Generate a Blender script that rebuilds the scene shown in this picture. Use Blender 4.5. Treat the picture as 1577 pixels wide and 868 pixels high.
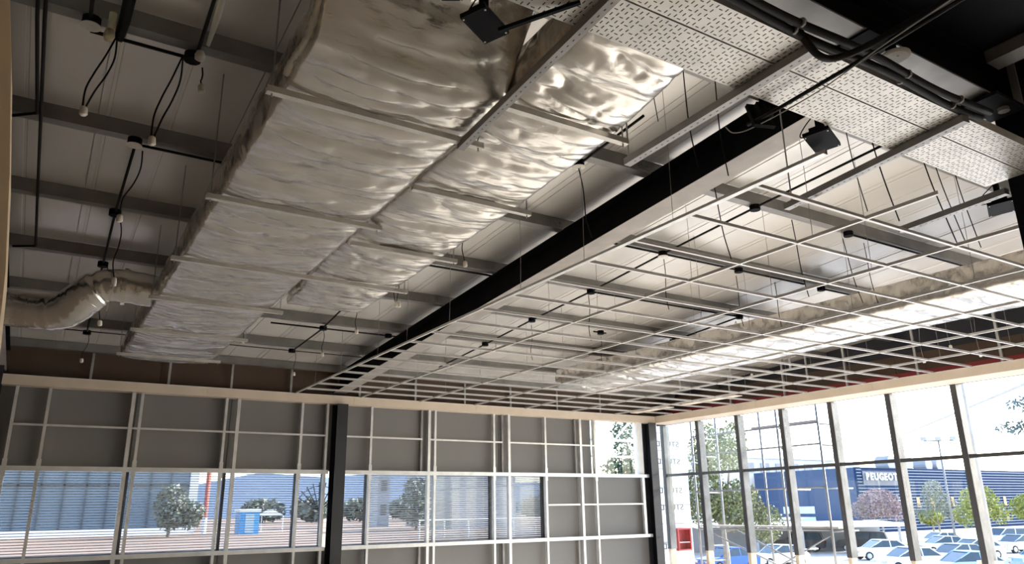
import bpy, bmesh, math, random
from mathutils import Vector, Matrix, noise

for o in list(bpy.data.objects):
    bpy.data.objects.remove(o, do_unlink=True)
SC = bpy.context.scene
COL = SC.collection
R = math.radians
rnd = random.Random(7)

# ------------------------------------------------------------------ camera
cam_d = bpy.data.cameras.new('camera')
cam = bpy.data.objects.new('camera', cam_d)
COL.objects.link(cam)
cam_d.sensor_fit = 'HORIZONTAL'
cam_d.sensor_width = 36.0
cam_d.lens = 1153.15 / 1577 * 36.0
cam_d.clip_end = 600
cam_d.clip_start = 0.05
yaw, pit, rol = R(32.1207), R(16.8539), R(-0.8706)
F = Vector((math.sin(yaw) * math.cos(pit), math.cos(yaw) * math.cos(pit), math.sin(pit)))
Rt = Vector((math.cos(yaw), -math.sin(yaw), 0))
Up = Rt.cross(F)
R2 = Rt * math.cos(rol) + Up * math.sin(rol)
U2 = -Rt * math.sin(rol) + Up * math.cos(rol)
M = Matrix((R2, U2, -F)).transposed().to_4x4()
M.translation = Vector((0, 0, 1.6))
cam.matrix_world = M
SC.camera = cam

# ------------------------------------------------------------------ light
SUN_AZ, SUN_EL = 94.0, 25.0          # compass bearing from +y towards +x
world = bpy.data.worlds.new('sky')
SC.world = world
world.use_nodes = True
wn = world.node_tree
bg = wn.nodes['Background']
sky = wn.nodes.new('ShaderNodeTexSky')
sky.sky_type = 'NISHITA'
sky.sun_disc = False
sky.sun_elevation = R(SUN_EL)
sky.sun_rotation = R(SUN_AZ)
sky.air_density = 1.0
sky.dust_density = 0.7
sky.ozone_density = 1.0
wn.links.new(sky.outputs[0], bg.inputs[0])
bg.inputs[1].default_value = 0.42
sun_d = bpy.data.lights.new('sun', 'SUN')
sun_d.energy = 7.5
sun_d.angle = R(0.6)
sun_d.color = (1.0, 0.965, 0.91)
sun = bpy.data.objects.new('sun', sun_d)
COL.objects.link(sun)
sv = Vector((math.sin(R(SUN_AZ)) * math.cos(R(SUN_EL)), math.cos(R(SUN_AZ)) * math.cos(R(SUN_EL)), math.sin(R(SUN_EL))))
sun.rotation_euler = (-sv).to_track_quat('-Z', 'Y').to_euler()
sun.location = (20, -20, 30)

vs = SC.view_settings
vs.view_transform = 'Standard'
vs.look = 'None'
vs.exposure = 1.18
vs.gamma = 1.0
vs.use_curve_mapping = False


# ------------------------------------------------------------------ materials
MATS = {}


def pm(name, col, rough=0.5, metal=0.0, var=0.12, scale=4.0, bump=0.0, bscale=30.0, stretch=(1, 1, 1), spec=0.5, detail=3.0):
    m = bpy.data.materials.new(name)
    m.use_nodes = True
    nt = m.node_tree
    b = nt.nodes['Principled BSDF']
    tc = nt.nodes.new('ShaderNodeTexCoord')
    mp = nt.nodes.new('ShaderNodeMapping')
    mp.inputs['Scale'].default_value = stretch
    nz = nt.nodes.new('ShaderNodeTexNoise')
    nz.inputs['Scale'].default_value = scale
    nz.inputs['Detail'].default_value = detail
    rp = nt.nodes.new('ShaderNodeValToRGB')
    e = rp.color_ramp.elements
    e[0].position, e[1].position = 0.3, 0.7
    e[0].color = tuple(max(0, c * (1 - var)) for c in col) + (1,)
    e[1].color = tuple(min(1, c * (1 + var)) for c in col) + (1,)
    L = nt.links.new
    L(tc.outputs['Object'], mp.inputs[0])
    L(mp.outputs[0], nz.inputs['Vector'])
    L(nz.outputs['Fac'], rp.inputs[0])
    L(rp.outputs[0], b.inputs['Base Color'])
    b.inputs['Roughness'].default_value = rough
    b.inputs['Metallic'].default_value = metal
    b.inputs['Specular IOR Level'].default_value = spec
    if bump > 0:
        n2 = nt.nodes.new('ShaderNodeTexNoise')
        n2.inputs['Scale'].default_value = bscale
        n2.inputs['Detail'].default_value = 5
        bp = nt.nodes.new('ShaderNodeBump')
        bp.inputs['Strength'].default_value = bump
        bp.inputs['Distance'].default_value = 0.02
        L(mp.outputs[0], n2.inputs['Vector'])
        L(n2.outputs['Fac'], bp.inputs['Height'])
        L(bp.outputs[0], b.inputs['Normal'])
    MATS[name] = m
    return m


def glass_mat(name, tint=(1, 1, 1), refl=0.06):
    m = bpy.data.materials.new(name)
    m.use_nodes = True
    nt = m.node_tree
    nt.nodes.clear()
    out = nt.nodes.new('ShaderNodeOutputMaterial')
    tr = nt.nodes.new('ShaderNodeBsdfTransparent')
    tr.inputs[0].default_value = tint + (1,)
    gl = nt.nodes.new('ShaderNodeBsdfGlossy')
    gl.inputs['Roughness'].default_value = 0.02
    lw = nt.nodes.new('ShaderNodeLayerWeight')
    lw.inputs[0].default_value = 0.5
    pw_ = nt.nodes.new('ShaderNodeMath')
    pw_.operation = 'POWER'
    pw_.inputs[1].default_value = 4.0
    nt.links.new(lw.outputs['Facing'], pw_.inputs[0])
    fr = nt.nodes.new('ShaderNodeMath')
    fr.operation = 'MULTIPLY_ADD'
    fr.inputs[1].default_value = 0.4
    fr.inputs[2].default_value = 0.02
    nt.links.new(pw_.outputs[0], fr.inputs[0])
    mx = nt.nodes.new('ShaderNodeMixShader')
    nt.links.new(fr.outputs[0], mx.inputs[0])
    nt.links.new(tr.outputs[0], mx.inputs[1])
    nt.links.new(gl.outputs[0], mx.inputs[2])
    nt.links.new(mx.outputs[0], out.inputs[0])
    MATS[name] = m
    return m


pm('roof_sheet', (0.72, 0.68, 0.625), 0.27, 0.32, 0.06, 1.5, stretch=(1, 0.25, 1), spec=0.6)
pm('roof_top', (0.5, 0.5, 0.5), 0.5)
pm('galv', (0.55, 0.545, 0.53), 0.42, 0.85, 0.12, 9)
pm('purlin_metal', (0.24, 0.23, 0.215), 0.40, 0.5, 0.18, 3)
pm('tee_paint', (0.70, 0.675, 0.64), 0.38, 0.25, 0.06, 6)
pm('stud_metal', (0.72, 0.72, 0.72), 0.36, 0.5, 0.10, 6)
pm('black_paint', (0.009, 0.009, 0.011), 0.6, 0.0, 0.3, 3, spec=0.06)
pm('column_paint', (0.022, 0.023, 0.028), 0.45, 0.0, 0.2, 2, spec=0.45)
pm('flange_dust', (0.40, 0.36, 0.32), 0.5, 0.1, 0.12, 5)
pm('steel_grey', (0.30, 0.29, 0.28), 0.42, 0.4, 0.2, 4)
pm('gypsum', (0.66, 0.55, 0.425), 0.7, 0, 0.05, 3)
pm('pier_plaster', (0.60, 0.50, 0.38), 0.8, 0, 0.08, 4)
pm('cladding', (0.185, 0.18, 0.174), 0.62, 0.0, 0.04, 0.7)
pm('brown_board', (0.10, 0.062, 0.04), 0.7, 0, 0.15, 2)
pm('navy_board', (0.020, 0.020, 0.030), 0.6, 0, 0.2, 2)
pm('red_primer', (0.30, 0.025, 0.03), 0.55, 0, 0.15, 3)
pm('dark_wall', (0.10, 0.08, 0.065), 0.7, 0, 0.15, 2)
pm('concrete', (0.80, 0.765, 0.715), 0.45, 0, 0.12, 1.5, bump=0.05)


def foil_mat(name, col, rough, metal, sc, strength, stretch, fine):
    m = pm(name, col, rough, metal, 0.08, 5, stretch=stretch)
    nt = m.node_tree
    b = nt.nodes['Principled BSDF']
    mp = [n for n in nt.nodes if n.type == 'MAPPING'][0]
    L = nt.links.new
    hs = []
    for kind, scale, det in (('RIDGED_MULTIFRACTAL', sc, 4.0), ('FBM', fine, 6.0)):
        n = nt.nodes.new('ShaderNodeTexNoise')
        n.noise_type = kind
        n.inputs['Scale'].default_value = scale
        n.inputs['Detail'].default_value = det
        n.inputs['Distortion'].default_value = 0.6
        L(mp.outputs[0], n.inputs['Vector'])
        hs.append(n)
    ad = nt.nodes.new('ShaderNodeMath')
    ad.operation = 'MULTIPLY_ADD'
    ad.inputs[1].default_value = 0.35
    L(hs[1].outputs['Fac'], ad.inputs[0])
    L(hs[0].outputs['Fac'], ad.inputs[2])
    bp = nt.nodes.new('ShaderNodeBump')
    bp.inputs['Strength'].default_value = strength
    bp.inputs['Distance'].default_value = 0.012
    L(ad.outputs[0], bp.inputs['Height'])
    L(bp.outputs[0], b.inputs['Normal'])
    return m


foil_mat('foil', (0.70, 0.665, 0.615), 0.25, 0.90, 2.2, 0.9, (1, 3.6, 1.5), 9.0)
foil_mat('foil_bright', (0.74, 0.71, 0.66), 0.20, 0.95, 3.5, 1.0, (1, 1, 1), 14.0)
pm('tape', (0.66, 0.63, 0.58), 0.40, 0.55, 0.10, 8)
pm('tray_metal', (0.62, 0.60, 0.565), 0.42, 0.45, 0.10, 6)
pm('slot_dark', (0.03, 0.028, 0.025), 0.8)
pm('cable_black', (0.012, 0.011, 0.011), 0.6, spec=0.2)
pm('cable_grey', (0.30, 0.28, 0.26), 0.5)
pm('connector', (0.78, 0.72, 0.62), 0.45)
pm('connector_yellow', (0.75, 0.66, 0.42), 0.4)
pm('white_plastic', (0.72, 0.68, 0.60), 0.5)
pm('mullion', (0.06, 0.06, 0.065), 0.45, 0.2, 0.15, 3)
pm('mullion_sunlit', (0.14, 0.14, 0.138), 0.5, 0.2, 0.35, 3.2)  # lighter copy of the mullion colour for the sunlit sides
pm('timber', (0.62, 0.50, 0.36), 0.75, 0, 0.2, 6)
pm('slat', (0.80, 0.80, 0.80), 0.5, 0.0, 0.05, 2)
glass_mat('glass')
glass_mat('glass_tinted', (0.83, 0.86, 0.90))
# outdoors
pm('asphalt', (0.52, 0.51, 0.49), 0.85, 0, 0.12, 0.15)
pm('sand', (0.30, 0.195, 0.13), 0.9, 0, 0.22, 0.12, bump=0.3, bscale=0.8)
pm('grass', (0.30, 0.36, 0.09), 0.9, 0, 0.3, 0.3)
pm('blue_panel', (0.014, 0.045, 0.125), 0.45, 0, 0.05, 0.3)
pm('blue_corr', (0.016, 0.040, 0.105), 0.75, 0.0, 0.05, 0.3, spec=0.1)
pm('corr_highlight', (0.22, 0.27, 0.36), 0.6, 0, 0.05, 0.3, spec=0.2)  # pale colour for painted highlights on the corrugation
pm('sign_plate', (0.014, 0.045, 0.10), 0.5)
pm('letter_white', (0.85, 0.85, 0.87), 0.5, 0, 0.02)
pm('win_dark', (0.04, 0.05, 0.07), 0.15)
pm('pale_wall', (0.62, 0.63, 0.64), 0.7, 0, 0.06, 0.2)
pm('grey_wall', (0.34, 0.34, 0.36), 0.7, 0, 0.1, 0.3)
pm('glass_blue', (0.13, 0.165, 0.20), 0.25, 0.0, 0.25, 0.05)
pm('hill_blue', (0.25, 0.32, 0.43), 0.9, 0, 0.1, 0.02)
pm('white_paint', (0.82, 0.82, 0.80), 0.5, 0, 0.04)
pm('wrap', (0.80, 0.80, 0.82), 0.6, 0, 0.03, 2, bump=0.1, bscale=3)
pm('wrap_ink', (0.10, 0.10, 0.11), 0.7)
pm('red_box', (0.32, 0.008, 0.012), 0.45)
pm('scaffold_tube', (0.20, 0.20, 0.20), 0.45, 0.5, 0.2, 2)
pm('plank', (0.40, 0.37, 0.33), 0.7, 0, 0.2, 1)
pm('bark', (0.28, 0.23, 0.18), 0.9, 0, 0.3, 3)
pm('leaf_olive', (0.154, 0.164, 0.066), 0.7, 0, 0.5, 0.8)
pm('leaf_yellow', (0.252, 0.266, 0.056), 0.7, 0, 0.4, 0.8)
pm('leaf_pink', (0.294, 0.217, 0.224), 0.8, 0, 0.3, 0.8)
pm('leaf_grey', (0.210, 0.217, 0.168), 0.8, 0, 0.4, 0.8)
pm('leaf_dark', (0.055, 0.085, 0.05), 0.8, 0, 0.5, 0.8)
pm('leaf_bluish', (0.10, 0.15, 0.15), 0.8, 0, 0.5, 0.8)
pm('rust_red', (0.45, 0.12, 0.08), 0.7)
pm('cabin_blue', (0.06, 0.28, 0.60), 0.5)
pm('pole_wood', (0.40, 0.37, 0.33), 0.85, 0, 0.15, 3)
pm('car_white', (0.80, 0.80, 0.79), 0.25, 0, 0.02)
pm('car_silver', (0.55, 0.57, 0.60), 0.25, 0.4, 0.03)
pm('car_blue', (0.05, 0.14, 0.45), 0.25, 0, 0.03)
pm('car_lightblue', (0.32, 0.42, 0.52), 0.25, 0.2, 0.03)
pm('car_black', (0.015, 0.016, 0.02), 0.2, 0, 0.03)
pm('car_glass', (0.045, 0.065, 0.085), 0.08)
pm('tyre', (0.02, 0.02, 0.02), 0.8)
pm('hub', (0.5, 0.5, 0.52), 0.35, 0.7)


# ------------------------------------------------------------------ mesh helpers
OFF = {}


class MB:
    def __init__(self):
        self.v, self.f = [], []

    def quad(self, pts):
        n = len(self.v)
        self.v += [tuple(p) for p in pts]
        self.f.append(tuple(range(n, n + len(pts))))
        return self

    def box(self, x0, x1, y0, y1, z0, z1):
        return self.hexa([(x0, y0, z0), (x1, y0, z0), (x1, y1, z0), (x0, y1, z0), (x0, y0, z1), (x1, y0, z1), (x1, y1, z1), (x0, y1, z1)])

    def hexa(self, p):
        n = len(self.v)
        self.v += [tuple(q) for q in p]
        for f in ((0, 3, 2, 1), (4, 5, 6, 7), (0, 1, 5, 4), (1, 2, 6, 5), (2, 3, 7, 6), (3, 0, 4, 7)):
            self.f.append(tuple(n + i for i in f))
        return self

    def obox(self, c, ax, ay, az):
        c, ax, ay, az = Vector(c), Vector(ax), Vector(ay), Vector(az)
        s = [(-1, -1, -1), (1, -1, -1), (1, 1, -1), (-1, 1, -1), (-1, -1, 1), (1, -1, 1), (1, 1, 1), (-1, 1, 1)]
        return self.hexa([c + ax * i + ay * j + az * k for i, j, k in s])

    def beam(self, a, b, w, h):
        """square bar from a to b, w across, h high"""
        a, b = Vector(a), Vector(b)
        d = b - a
        side = d.cross(Vector((0, 0, 1)))
        if side.length < 1e-6:
            side = Vector((1, 0, 0))
        side.normalize()
        up = side.cross(d).normalized()
        return self.obox((a + b) / 2, d / 2, side * w / 2, up * h / 2)

    def prism(self, poly, fn):
        """poly: 2d points; fn(p, k) -> 3d for the two ends k = 0, 1"""
        n = len(self.v)
        m = len(poly)
        for k in (0, 1):
            self.v += [tuple(fn(p, k)) for p in poly]
        self.f.append(tuple(range(n + m - 1, n - 1, -1)))
        self.f.append(tuple(range(n + m, n + 2 * m)))
        for i in range(m):
            j = (i + 1) % m
            self.f.append((n + i, n + j, n + m + j, n + m + i))
        return self

    def tube(self, pts, r, seg=6, cap=True):
        pts = [Vector(p) for p in pts]
        rs = r if isinstance(r, (list, tuple)) else [r] * len(pts)
        n0 = len(self.v)
        ref = None
        for i, p in enumerate(pts):
            t = (pts[min(i + 1, len(pts) - 1)] - pts[max(i - 1, 0)])
            if t.length < 1e-9:
                t = Vector((0, 0, 1))
            t.normalize()
            if ref is None:
                ref = Vector((0, 0, 1)) if abs(t.z) < 0.9 else Vector((1, 0, 0))
            s = t.cross(ref)
            if s.length < 1e-4:
                s = t.cross(Vector((1, 0, 0)))
            s.normalize()
            u = s.cross(t)
            ref = u
            for k in range(seg):
                a = 2 * math.pi * k / seg
                self.v.append(tuple(p + (s * math.cos(a) + u * math.sin(a)) * rs[i]))
        for i in range(len(pts) - 1):
            for k in range(seg):
                a, b = n0 + i * seg + k, n0 + i * seg + (k + 1) % seg
                self.f.append((a, b, b + seg, a + seg))
        if cap:
            self.f.append(tuple(n0 + k for k in range(seg - 1, -1, -1)))
            e = n0 + (len(pts) - 1) * seg
            self.f.append(tuple(e + k for k in range(seg)))
        return self

    def build(self, name, mat, parent=None, smooth=False):
        off = OFF.get(parent.name, Vector((0, 0, 0))) if parent else Vector((0, 0, 0))
        base = None
        vv = self.v
        if parent is None:
            xs = [p[0] for p in vv]
            ys = [p[1] for p in vv]
            zs = [p[2] for p in vv]
            base = Vector(((min(xs) + max(xs)) / 2, (min(ys) + max(ys)) / 2, min(zs)))
            off = base
        me = bpy.data.meshes.new(name)
        me.from_pydata([(p[0] - off.x, p[1] - off.y, p[2] - off.z) for p in vv], [], self.f)
        me.materials.append(MATS[mat])
        if smooth:
            me.polygons.foreach_set('use_smooth', [True] * len(me.polygons))
        me.update()
        o = bpy.data.objects.new(name, me)
        COL.objects.link(o)
        if parent:
            o.parent = parent
        else:
            o.location = base
        OFF[o.name] = off
        return o


def thing(name, loc, label=None, cat=None, group=None, kind=None):
    o = bpy.data.objects.new(name, None)
    COL.objects.link(o)
    o.location = loc
    o.empty_display_size = 0.1
    OFF[o.name] = Vector(loc)
    return tag(o, label, cat, group, kind)


def tag(o, label=None, cat=None, group=None, kind=None):
    if label:
        o['label'] = label
    if cat:
        o['category'] = cat
    if group:
        o['group'] = group
    if kind:
        o['kind'] = kind
    return o


def inst(src, parent, loc, name=None):
    """copy of a part that shares mesh data, moved by loc in world axes"""
    o = src.copy()
    COL.objects.link(o)
    o.parent = parent
    o.location = Vector(src.location) + Vector(loc)
    return o


def B(*a):
    return MB().box(*a)


# ================================================================== SETTING
SL = -0.0637


def z_bot(y):
    return 4.157 + SL * (y - 6.59)      # underside of the rafters


def z_pur(y):
    return z_bot(y) + 0.328             # top of rafters, underside of purlins


def z_roof(y):
    return z_pur(y) + 0.125             # underside of the roof sheets


flo = tag(B(-0.9, 13.1, -4.0, 14.0, -2.6, 0.0).build('floor', 'concrete'), kind='structure')

ceil = thing('ceiling', (6, 6, 4.6), 'sheet metal roof underside on steel purlins, sloping down to the end wall', kind='structure')
for i in range(14):
    x0, x1 = -0.95 + i * 1.0, -0.95 + (i + 1) * 1.0 - 0.006
    y0, y1 = -3.0, 14.05
    m = MB()
    prof = [(x0, 0), (x0 + 0.05, 0), (x0 + 0.055, 0.006), (x0 + 0.075, 0.006), (x0 + 0.08, 0), (x0 + 0.5, 0), (x0 + 0.505, 0.006), (x0 + 0.525, 0.006), (x0 + 0.53, 0), (x1, 0), (x1, 0.045), (x0, 0.045)]
    m.prism(prof, lambda p, k: (p[0], (y0, y1)[k], z_roof((y0, y1)[k]) + p[1]))
    m.build('roof_panel', 'roof_sheet', ceil)
m = MB()
m.hexa([(-0.97, -3.0, z_roof(-3) + 0.05), (13.1, -3.0, z_roof(-3) + 0.05), (13.1, 14.05, z_roof(14.05) + 0.05), (-0.97, 14.05, z_roof(14.05) + 0.05),
        (-0.97, -3.0, z_roof(-3) + 0.09), (13.1, -3.0, z_roof(-3) + 0.09), (13.1, 14.05, z_roof(14.05) + 0.09), (-0.97, 14.05, z_roof(14.05) + 0.09)])
m.build('roof_light_block', 'roof_top', ceil)  # unseen sheet added to block light leaking between the roof panels
PY = [4.86 + 1.418 * k for k in range(-4, 7)]
for P in PY:
    a, h = z_pur(P), 0.125
    prof = [(P - 0.10, a), (P, a), (P, a + 0.018), (P - 0.004, a + 0.018), (P - 0.004, a + 0.005), (P - 0.095, a + 0.005), (P - 0.095, a + h), (P - 0.10, a + h)]
    MB().prism(prof, lambda p, k: ((-0.9, 12.92)[k], p[0], p[1])).build('purlin', 'purlin_metal', ceil)
    # bolted clips where the purlin sits on the rafter
    if P > 3:
        for s in (-0.16,):
            c = MB()
            c.box(4.40, 4.55, P - 0.108, P - 0.1, a + 0.03, a + 0.10)
            c.box(4.425, 4.445, P - 0.122, P - 0.107, a + 0.055, a + 0.075)
            c.box(4.49, 4.51, P - 0.122, P - 0.107, a + 0.055, a + 0.075)
            c.build('purlin_clip', 'purlin_metal', ceil)

# --- end wall -------------------------------------------------------
wend = thing('wall_end', (6, 13.6, 0), 'end wall of grey cladding behind galvanised framing', kind='structure')
YF = 13.44
STUDS = [(-0.36, 0), (0.07, 0), (1.23, 1), (1.36, 0), (2.67, 0), (2.87, 1), (3.98, 0), (4.44, 2), (5.30, 0), (6.49, 1), (6.63, 0), (7.97, 0), (8.32, 1), (9.245, 0), (10.17, 1), (10.58, 0)]
for (x, t) in STUDS:
    w = 0.055 if t == 1 else 0.042
    y0 = YF + (0.03 if t == 0 else 0.012)
    for z0, z1 in ((0.0, 0.955), (1.02, 2.245), (2.315, 3.49)):
        MB().box(x - w / 2, x + w / 2, y0, y0 + 0.085, z0, z1).build('stud', 'stud_metal', wend)
    if t == 0:      # folded shoe at the rail
        MB().box(x - 0.031, x + 0.031, y0 - 0.006, y0 + 0.045, 2.315, 2.42).build('stud_shoe', 'stud_metal', wend)
        MB().box(x - 0.031, x + 0.031, y0 - 0.006, y0 + 0.045, 2.16, 2.245).build('stud_shoe', 'stud_metal', wend)
for x in (6.36, 8.20, 10.08):       # deeper box posts seen beside the paired studs
    for z0, z1 in ((0.0, 0.955), (2.315, 3.49)):
        MB().box(x - 0.02, x + 0.02, YF + 0.08, YF + 0.14, z0, z1).build('back_post', 'steel_grey', wend)
for xa, xb in ((-0.72, 4.50), (4.80, 12.08)):
    MB().box(xa, xb, YF - 0.012, YF + 0.06, 2.245, 2.315).build('rail', 'stud_metal', wend)
    MB().box(xa, xb, YF - 0.012, YF + 0.06, 0.955, 1.02).build('rail', 'stud_metal', wend)
for xa, xb in ((-0.34, 1.21), (1.26, 2.85), (2.89, 4.42), (4.80, 6.35), (6.50, 8.16), (8.34, 10.14), (10.2, 10.56)):
    MB().box(xa, xb, YF + 0.02, YF + 0.045, 2.905, 2.935).build('rail', 'stud_metal', wend)
for xa, xb in ((9.27, 10.10), (10.2, 11.90)):
    MB().box(xa, xb, YF + 0.02, YF + 0.045, 1.655, 1.685).build('rail', 'stud_metal', wend)
MB().box(11.88, 11.95, YF + 0.01, YF + 0.07, 1.02, 2.245).build('stud', 'stud_metal', wend)
PX = [-0.9, 1.295, 2.77, 4.63, 6.56, 8.145, 10.56]
for a, b in zip(PX[:-1], PX[1:]):
    B(a + 0.004, b - 0.004, 13.60, 13.64, 2.30, 3.55).build('cladding_panel', 'cladding', wend)
for a, b in zip(PX + [10.56], PX[1:] + [10.56, 12.5]):
    if b > a:
        B(a + 0.004, b - 0.004, 13.60, 13.64, -0.05, 1.0).build('cladding_panel', 'cladding', wend)
for a, b in ((9.25, 10.13), (10.13, 12.3)):
    B(a + 0.003, b - 0.003, 13.60, 13.64, 1.0, 2.30).build('cladding_panel', 'cladding', wend)
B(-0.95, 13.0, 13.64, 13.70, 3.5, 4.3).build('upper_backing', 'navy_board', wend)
B(-0.95, 10.55, 13.645, 13.66, 2.312, 3.5).build('upper_light_stop', 'navy_board', wend)  # these three sheets are added to stop light leaking through panel joints
B(-0.95, 12.5, 13.645, 13.66, -0.05, 0.98).build('lower_light_stop', 'navy_board', wend)
B(9.27, 12.5, 13.645, 13.66, 0.98, 2.312).build('middle_light_stop', 'navy_board', wend)
BRX = [-0.9, 1.6, 4.0, 6.4, 8.8, 11.2, 12.95]
for a, b in zip(BRX[:-1], BRX[1:]):
    B(a + 0.002, b - 0.002, 13.60, 13.64, 3.55, 4.25).build('brown_board', 'brown_board', wend)

# ribbon window with fine slats
win1 = thing('window_1', (4.2, 13.66, 1.0), 'long ribbon window behind fine horizontal slats in the end wall', kind='structure')
WX = [-0.88, 0.07, 1.295, 2.77, 3.98, 4.47]
WX2 = [4.80, 5.30, 6.56, 7.97, 9.245]


def slat_bay(a, b, hh, pitch=0.040):
    m = MB()
    z = 1.03
    while z < 2.25:
        m.box(a + 0.01, b - 0.01, 13.715, 13.73, z, z + hh)
        z += pitch
    return m


for WL, hs in ((WX, [0.011] * 5), (WX2, [0.012, 0.017, 0.026, 0.029])):
    for (a, b), hh in zip(zip(WL[:-1], WL[1:]), hs):
        B(a + 0.012, b - 0.012, 13.66, 13.668, 1.0, 2.30).build('pane', 'glass_tinted', win1)
        tag(slat_bay(a, b, hh).build('slats', 'slat', win1), kind='stuff')
    for a in WL:
        B(a - 0.022, a + 0.022, 13.63, 13.70, 1.0, 2.30).build('frame_post', 'mullion', win1)
for xa, xb in ((-0.9, 4.5), (4.78, 9.25)):
    B(xa, xb, 13.60, 13.72, 0.985, 1.028).build('frame_sill', 'mullion', win1)
    B(xa, xb, 13.60, 13.72, 2.262, 2.31).build('frame_head', 'mullion', win1)
win2 = thing('window_2', (11.25, 13.5, 2.3), 'clear square window high in the right corner of the end wall', kind='structure')
B(10.60, 11.86, 13.52, 13.528, 2.32, 3.49).build('pane', 'glass', win2)
B(11.83, 11.98, 13.48, 13.56, 2.315, 3.49).build('frame_post', 'white_paint', win2)
B(10.55, 10.64, 13.50, 13.56, 2.315, 3.49).build('frame_post', 'white_paint', win2)

# --- right glazed wall ----------------------------------------------
wr = thing('wall_right', (12.95, 7, 0), 'glazed side wall with dark mullions facing the car park', kind='structure')
GX = 12.95
MY = [13.80, 12.625, 11.44, 10.255, 9.10, 7.90, 6.72, 5.54, 4.36, 3.18, 2.0, 0.8]
for y in MY:
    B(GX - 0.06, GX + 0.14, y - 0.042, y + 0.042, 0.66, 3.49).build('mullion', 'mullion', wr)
    B(GX - 0.050, GX + 0.135, y - 0.0525, y - 0.0422, 0.66, 3.49).build('mullion_sunlit_side', 'mullion_sunlit', wr)  # sunlight on this side is put into the lighter colour
    B(GX - 0.05, GX + 0.12, y - 0.038, y + 0.038, 0.0, 0.66).build('mullion_foot', 'timber', wr)
for a, b in zip(MY[1:], MY[:-1]):
    B(GX - 0.03, GX + 0.04, a + 0.043, b - 0.053, 2.285, 2.345).build('transom', 'mullion', wr)
    B(GX + 0.0, GX + 0.008, a + 0.043, b - 0.053, 2.345, 3.49).build('pane', 'glass', wr)
    B(GX + 0.0, GX + 0.008, a + 0.043, b - 0.053, 0.05, 2.285).build('pane', 'glass', wr)
B(12.95, 13.05, -3.0, 0.76, 0.0, 3.5).build('solid_bay', 'pale_wall', wr)  # unseen bay, closed instead of glazed to darken the near end
# the masonry above the glass, seen over the fascia
for k in range(8):
    a, b = -3.0 + k * 2.13, -3.0 + (k + 1) * 2.13
    B(12.90, 12.94, a + 0.003, b - 0.003, 3.80, 4.12).build('brown_board', 'brown_board', wr)
B(12.86, 12.99, -3.0, 14.0, 3.66, 3.80).build('red_beam', 'red_primer', wr)
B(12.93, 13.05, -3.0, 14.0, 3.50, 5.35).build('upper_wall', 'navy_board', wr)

# --- left wall ------------------------------------------------------
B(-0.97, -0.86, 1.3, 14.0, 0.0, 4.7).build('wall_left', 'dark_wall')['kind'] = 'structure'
pier = MB()
prof = [(-0.86, 0.0), (-0.055, 0.0), (-0.062, 1.70), (-0.080, 1.97), (-0.100, 2.14), (-0.128, 2.34), (-0.165, 2.56), (-0.205, 2.8), (-0.86, 2.8)]
pier.prism(prof, lambda p, k: (p[0], (1.38, 1.5)[k], p[1]))
tag(pier.build('wall_pier', 'pier_plaster'), 'cream plastered wall pier cutting into the left edge of the view', 'wall pier')

B(-0.97, 13.05, -3.1, -3.0, 0.0, 5.4).build('wall_back', 'pier_plaster')['kind'] = 'structure'  # unseen wall, added to shut out skylight from behind the camera
B(-0.97, -0.86, -3.0, 1.3, 0.0, 5.4).build('wall_side', 'pier_plaster')['kind'] = 'structure'
# --- fascia bulkheads -----------------------------------------------
t1 = thing('trim_1', (6, 13.39, 3.49), 'cream plasterboard fascia along the end wall', kind='structure')
edges = [-0.86, 2.32, 4.9, 7.5, 10.1, 12.34]
for a, b in zip(edges[:-1], edges[1:]):
    B(a + 0.0015, b - 0.0015, 13.39, 13.60, 3.49, 3.635).build('fascia_board', 'gypsum', t1)
B(-0.86, 12.34, 13.375, 13.40, 3.632, 3.641).build('wall_angle', 'tee_paint', t1)
for x in (0.58, 1.72, 2.72, 3.75, 5.05, 6.2, 7.3, 8.4, 9.6, 10.8):
    B(x - 0.018, x + 0.018, 13.50, 13.53, 3.635, z_roof(13.5)).build('hanger_strip', 'galv', t1)
t2 = thing('trim_2', (12.34, 6, 3.49), 'cream plasterboard fascia above the side glazing', kind='structure')
edges = [-3.0, 0.0, 2.6, 5.2, 7.8, 10.4, 13.60]
for a, b in zip(edges[:-1], edges[1:]):
    B(12.34, 12.90, a + 0.0015, b - 0.0015, 3.49, 3.635).build('fascia_board', 'gypsum', t2)
B(12.325, 12.36, -1.0, 13.39, 3.632, 3.641).build('wall_angle', 'tee_paint', t2)
for y in (5.7, 7.05, 8.4, 9.8, 11.2):
    B(12.52, 12.56, y - 0.02, y + 0.02, 3.635, z_roof(y)).build('hanger_strip', 'galv', t2)


# ================================================================== STEEL FRAME
def i_rafter(xc, label, half=0.125, depth=0.328, ya=-3.0):
    o = thing('steel_rafter', (xc, 6, z_bot(6)), label, 'beam')
    yb = 13.58
    tf = 0.012

    def run(x0, x1, za, zb, nm, mt):
        MB().hexa([(x0, ya, z_bot(ya) + za), (x1, ya, z_bot(ya) + za), (x1, yb, z_bot(yb) + za), (x0, yb, z_bot(yb) + za),
                   (x0, ya, z_bot(ya) + zb), (x1, ya, z_bot(ya) + zb), (x1, yb, z_bot(yb) + zb), (x0, yb, z_bot(yb) + zb)]).build(nm, mt, o)
    run(xc - 0.005, xc + 0.005, tf, depth - tf, 'web', 'black_paint')
    run(xc - half, xc + half, depth - tf, depth, 'top_flange', 'black_paint')
    run(xc - half, xc + half, 0, tf, 'bottom_flange', 'flange_dust')
    run(xc - half - 0.002, xc - half, -0.001, tf + 0.012, 'flange_edge', 'black_paint')
    return o


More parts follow.
